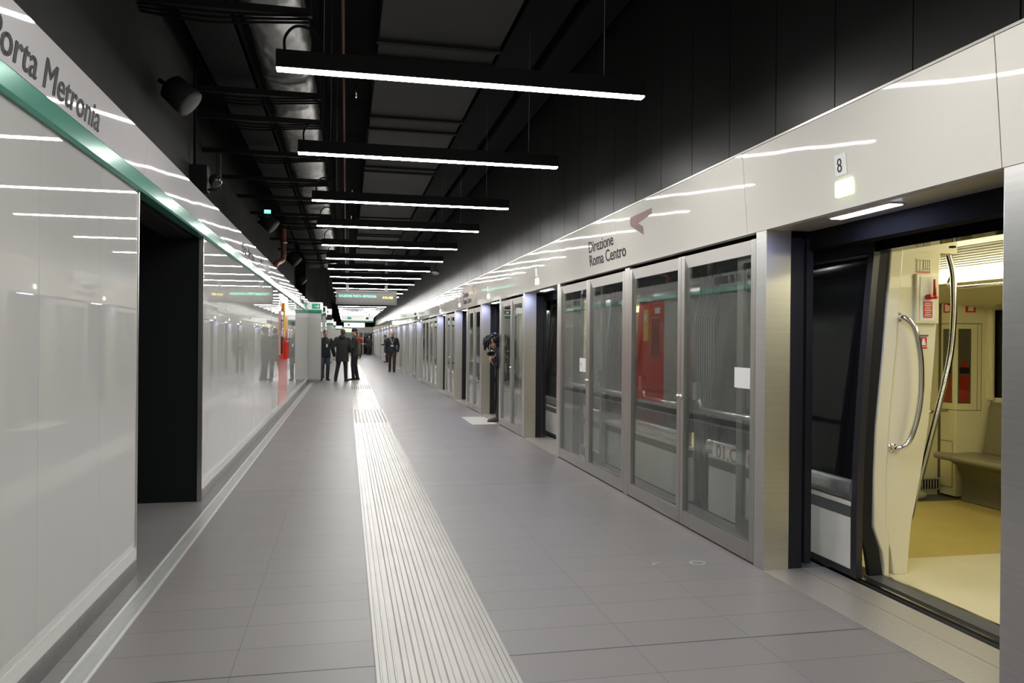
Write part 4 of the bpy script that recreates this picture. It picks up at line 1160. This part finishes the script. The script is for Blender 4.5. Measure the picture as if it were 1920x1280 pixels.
# rotz: local +Y is the way they face
pA, hA, _ = person('man in dark jacket and blue jeans with a hanging badge beside the pillar', (-.70, 27.45, 0), math.radians(190), 1.72, hair='hair_brown', jacket='jacket_navy', trousers='denim', stance=((-.08, .03), (.11, -.03)),
               arms=(((-.24, -.06, 1.14), (-.33, .07, .90)), ((.24, -.04, 1.12), (.22, .08, .88))), coat_len=.80, head_turn=.0)
M().box(-.055, -.005, .135, .14, 1.14, 1.24).build('badge', 'tag', pA, local=True)
pB, hB, _ = person('man seen from behind in a black hooded parka, hands in front', (-.13, 26.75, 0), math.radians(-14), 1.76, hair='hair_brown', jacket='jacket_black', trousers='trouser_black', stance=((-.19, -.10), (.12, .06)),
               arms=(((-.33, -.03, 1.12), (-.30, .10, .86)), ((.30, .02, 1.12), (.20, .22, 1.0))), coat_len=.66, hood=True, bulk=1.22, knees=(.03, .02), head_turn=.5, lean=.03)
pC, hC, _ = person('man in black with a black beanie, turned sideways to the others', (.29, 27.5, 0), math.radians(78), 1.80, skin='skin_pale', hair='hair_dark', hair_style='beanie', jacket='jacket_dark', trousers='trouser_black', stance=((-.08, .04), (.09, -.06)),
               arms=(((-.24, .03, 1.14), (-.16, .24, 1.05)), ((.24, .03, 1.14), (.15, .24, 1.02))), coat_len=.82, head_turn=.25)
for x_ in (-.10, .0): pass
M().ell((-.14, .135, 1.26), .018, .006, .03).build('chest_emblem', 'tag', pC, local=True)
pD, hD, _ = person('man with grey hair and white lanyard walking towards the viewer', (1.975, 34.55, 0), math.radians(176), 1.79, skin='skin', hair='hair_grey', hair_style='bald', jacket='jacket_navy', trousers='trouser_brown', stance=((-.09, .22), (.10, -.12)),
               arms=(((-.27, -.07, 1.13), (-.25, .0, .88)), ((.28, -.02, 1.12), (.30, .10, .86))), coat_len=.84, knees=(.03, .05), bulk=1.05)
ly = M().tube([(-.07, .09, 1.46), (-.045, .125, 1.36), (-.0, .140, 1.22)], .007, 6).tube([(.07, .09, 1.46), (.045, .125, 1.36), (.0, .140, 1.22)], .007, 6)
ly.box(-.06, .06, .142, .148, 1.12, 1.18)
ly.build('lanyard_badge', 'tag', pD, local=True)
M().box(.27, .37, .14, .20, .76, .79).build('folded_papers', 'paper', pD, local=True)
pE, hE, _ = person('distant person in red and olive partly hidden behind the beanie man', (.93, 60.0, 0), math.radians(150), 1.90, hair='hair_brown', jacket='jacket_red', trousers='olive', coat_len=1.0,
               arms=(((-.28, .03, 1.25), (-.16, .26, 1.42)), ((.28, .03, 1.25), (.14, .26, 1.42))), bulk=1.1)
M().loft([((0, 0, .14), .22, .18), ((0, 0, .6), .20, .16), ((0, 0, 1.05), .17, .13)]).build('long_skirt', 'olive', pE, local=True)
pF, hF, _ = person('farthest person in dark blue clothes by the platform end', (2.0, 71.0, 0), math.radians(185), 1.78, hair='hair_dark', jacket='jacket_navy', trousers='jacket_navy', stance=((-.09, .0), (.1, .02)))
# person leaning from a far doorway
pH, hH, _ = person('person in black leaning out of a far doorway', (2.50, 49.3, 0), math.radians(95), 1.72, hair='hair_dark', jacket='jacket_black', trousers='trouser_black', stance=((-.09, .0), (.1, .02)), lean=.12,
               arms=(((-.24, .12, 1.15), (-.18, .36, 1.12)), ((.24, .12, 1.15), (.16, .36, 1.12))))

# photographer leaning out of the third doorway: custom pose
ph = root('person', 'photographer with blue black hair bending out of a doorway, camera in hand', 'person', (2.62, 13.30, 0))
def W(x, y, z): return Vector((x - 2.62, y - 13.30, z))
body = M(); jk = M(); tr_ = M()
hc = W(2.47, 13.12, 1.40)
RH = Matrix.Rotation(math.radians(118), 3, 'Z') @ Matrix.Rotation(-.55, 3, 'X')
head(body, hc, RH)
neck = W(2.57, 13.2, 1.30); chest = W(2.63, 13.28, 1.18); hip = W(2.70, 13.36, .88)
limb(body, [chest, neck, hc - Vector((0, 0, .03))], [.075, .058, .055], 12)
limb(body, [hip, (hip + chest) / 2, chest], [.13, .12, .13], 14)
limb(jk, [hip, (hip + chest) / 2, chest, W(2.59, 13.24, 1.28)], [.155, .145, .16, .11], 16)
for i, (shd, el, wr, dd) in enumerate(((W(2.56, 13.12, 1.24), W(2.50, 13.0, 1.00), W(2.435, 12.98, 1.10), (-.3, -.1, .9)), (W(2.70, 13.42, 1.22), W(2.60, 13.42, .98), W(2.49, 13.22, 1.02), (-.7, -.5, .5)))):
    limb(body, [shd, el, wr], [.042, .036, .026], 10); hand(body, wr, dd, (.6, .5, .2), .7)
    limb(jk, [shd, (shd + el) / 2, el, wr + (el - wr) * .12], [.072, .064, .055, .042], 12)
for i, (h0, kn, an) in enumerate(((W(2.66, 13.28, .88), W(2.64, 13.26, .48), W(2.60, 13.26, .08)), (W(2.76, 13.42, .88), W(2.78, 13.44, .48), W(2.80, 13.48, .08)))):
    limb(body, [h0, kn, an], [.07, .048, .034], 10)
    limb(tr_, [h0, (h0 + kn) / 2, kn, (kn + an) / 2, an], [.098, .085, .066, .06, .055], 12)
    f_ = M(); f_.smooth = True; vs = []
    yw = Matrix.Rotation(math.radians(100), 3, 'Z')
    for (yy, hw, zt) in ((-.075, .030, .075), (-.05, .040, .10), (.0, .043, .11), (.06, .045, .08), (.13, .048, .06), (.18, .040, .05), (.205, .022, .035)):
        vs += [Vector((an.x, an.y, 0)) + yw @ Vector(p) for p in ((-hw, yy, 0), (hw, yy, 0), (hw * .9, yy, zt * .6), (hw * .5, yy, zt), (-hw * .5, yy, zt), (-hw * .9, yy, zt * .6))]
    f_.add(vs, [(a_ * 6 + b_, a_ * 6 + (b_ + 1) % 6, (a_ + 1) * 6 + (b_ + 1) % 6, (a_ + 1) * 6 + b_) for a_ in range(6) for b_ in range(6)] + [tuple(range(6)), tuple(36 + b_ for b_ in range(6))])
    f_.build('shoe', 'shoe_brown', ph, local=True)
body.build('body', 'skin', ph, remesh=.0075, local=True, smooth_it=2)
jk.build('jacket', 'jacket_navy', ph, remesh=.012, local=True, smooth_it=3)
tr_.loft([((hip.x, hip.y, .80), .15, .12), ((hip.x, hip.y, .92), .16, .12)]); tr_.build('trousers', 'jacket_navy', ph, remesh=.012, local=True, smooth_it=3)
hm = M()
hm.ell(hc + Vector((.02, 0, .04)), .10, .10, .10, 18, 12)
hm.ell(hc + Vector((.06, .02, .0)), .09, .095, .11, 18, 12)
rnd = random.Random(3)
for q in range(46):
    a_ = rnd.uniform(-1.3, 1.3); st_ = hc + Vector((-.03 + .07 * math.sin(a_) ** 2 * 1, -.085 * math.sin(a_), .085 + rnd.uniform(-.03, .03)))
    if q % 2: e_ = st_ + Vector((-.12 + rnd.uniform(-.04, .03), rnd.uniform(-.03, .03), -.19 + rnd.uniform(-.05, .03)))
    else: e_ = st_ + Vector((.10 + rnd.uniform(-.02, .05), rnd.uniform(-.03, .03), -.20 + rnd.uniform(-.06, .05)))
    mid = (st_ + e_) / 2 + Vector((-.05 if q % 2 else .05, 0, .045))
    hm.tube(spline([st_, mid, e_], 4), [.017] * 4 + [.013] * 4 + [.003], 6)
hm.build('hair', 'hair_blue', ph, local=True)
cm = M(); cm.box(-.045, .045, -.03, .03, -.035, .035); cm.tube([(0, -.03, 0), (0, -.085, 0)], .03, 14)
for v_i in range(len(cm.v)):
    p = Matrix.Rotation(math.radians(-62), 3, 'Z') @ Vector(cm.v[v_i]); cm.v[v_i] = tuple(p + Vector((2.415, 12.98, 1.185)))
cr = root('camera_body', 'black camera held by the photographer in the doorway', 'camera', (2.415, 12.98, 1.185))
cm.build('camera_case', 'blackplastic', cr)
M().tube([(2.40, 12.955, 1.222), (2.43, 12.965, 1.235)], .018, 8).build('silver_dial', 'chrome', cr)
M().tube(spline([(2.45, 13.0, 1.18), (2.50, 12.98, .95), (2.49, 12.98, .78), (2.47, 12.98, .72)], 5), .012, 6).build('neck_strap', 'blackplastic', cr)
bpy.context.view_layer.update()
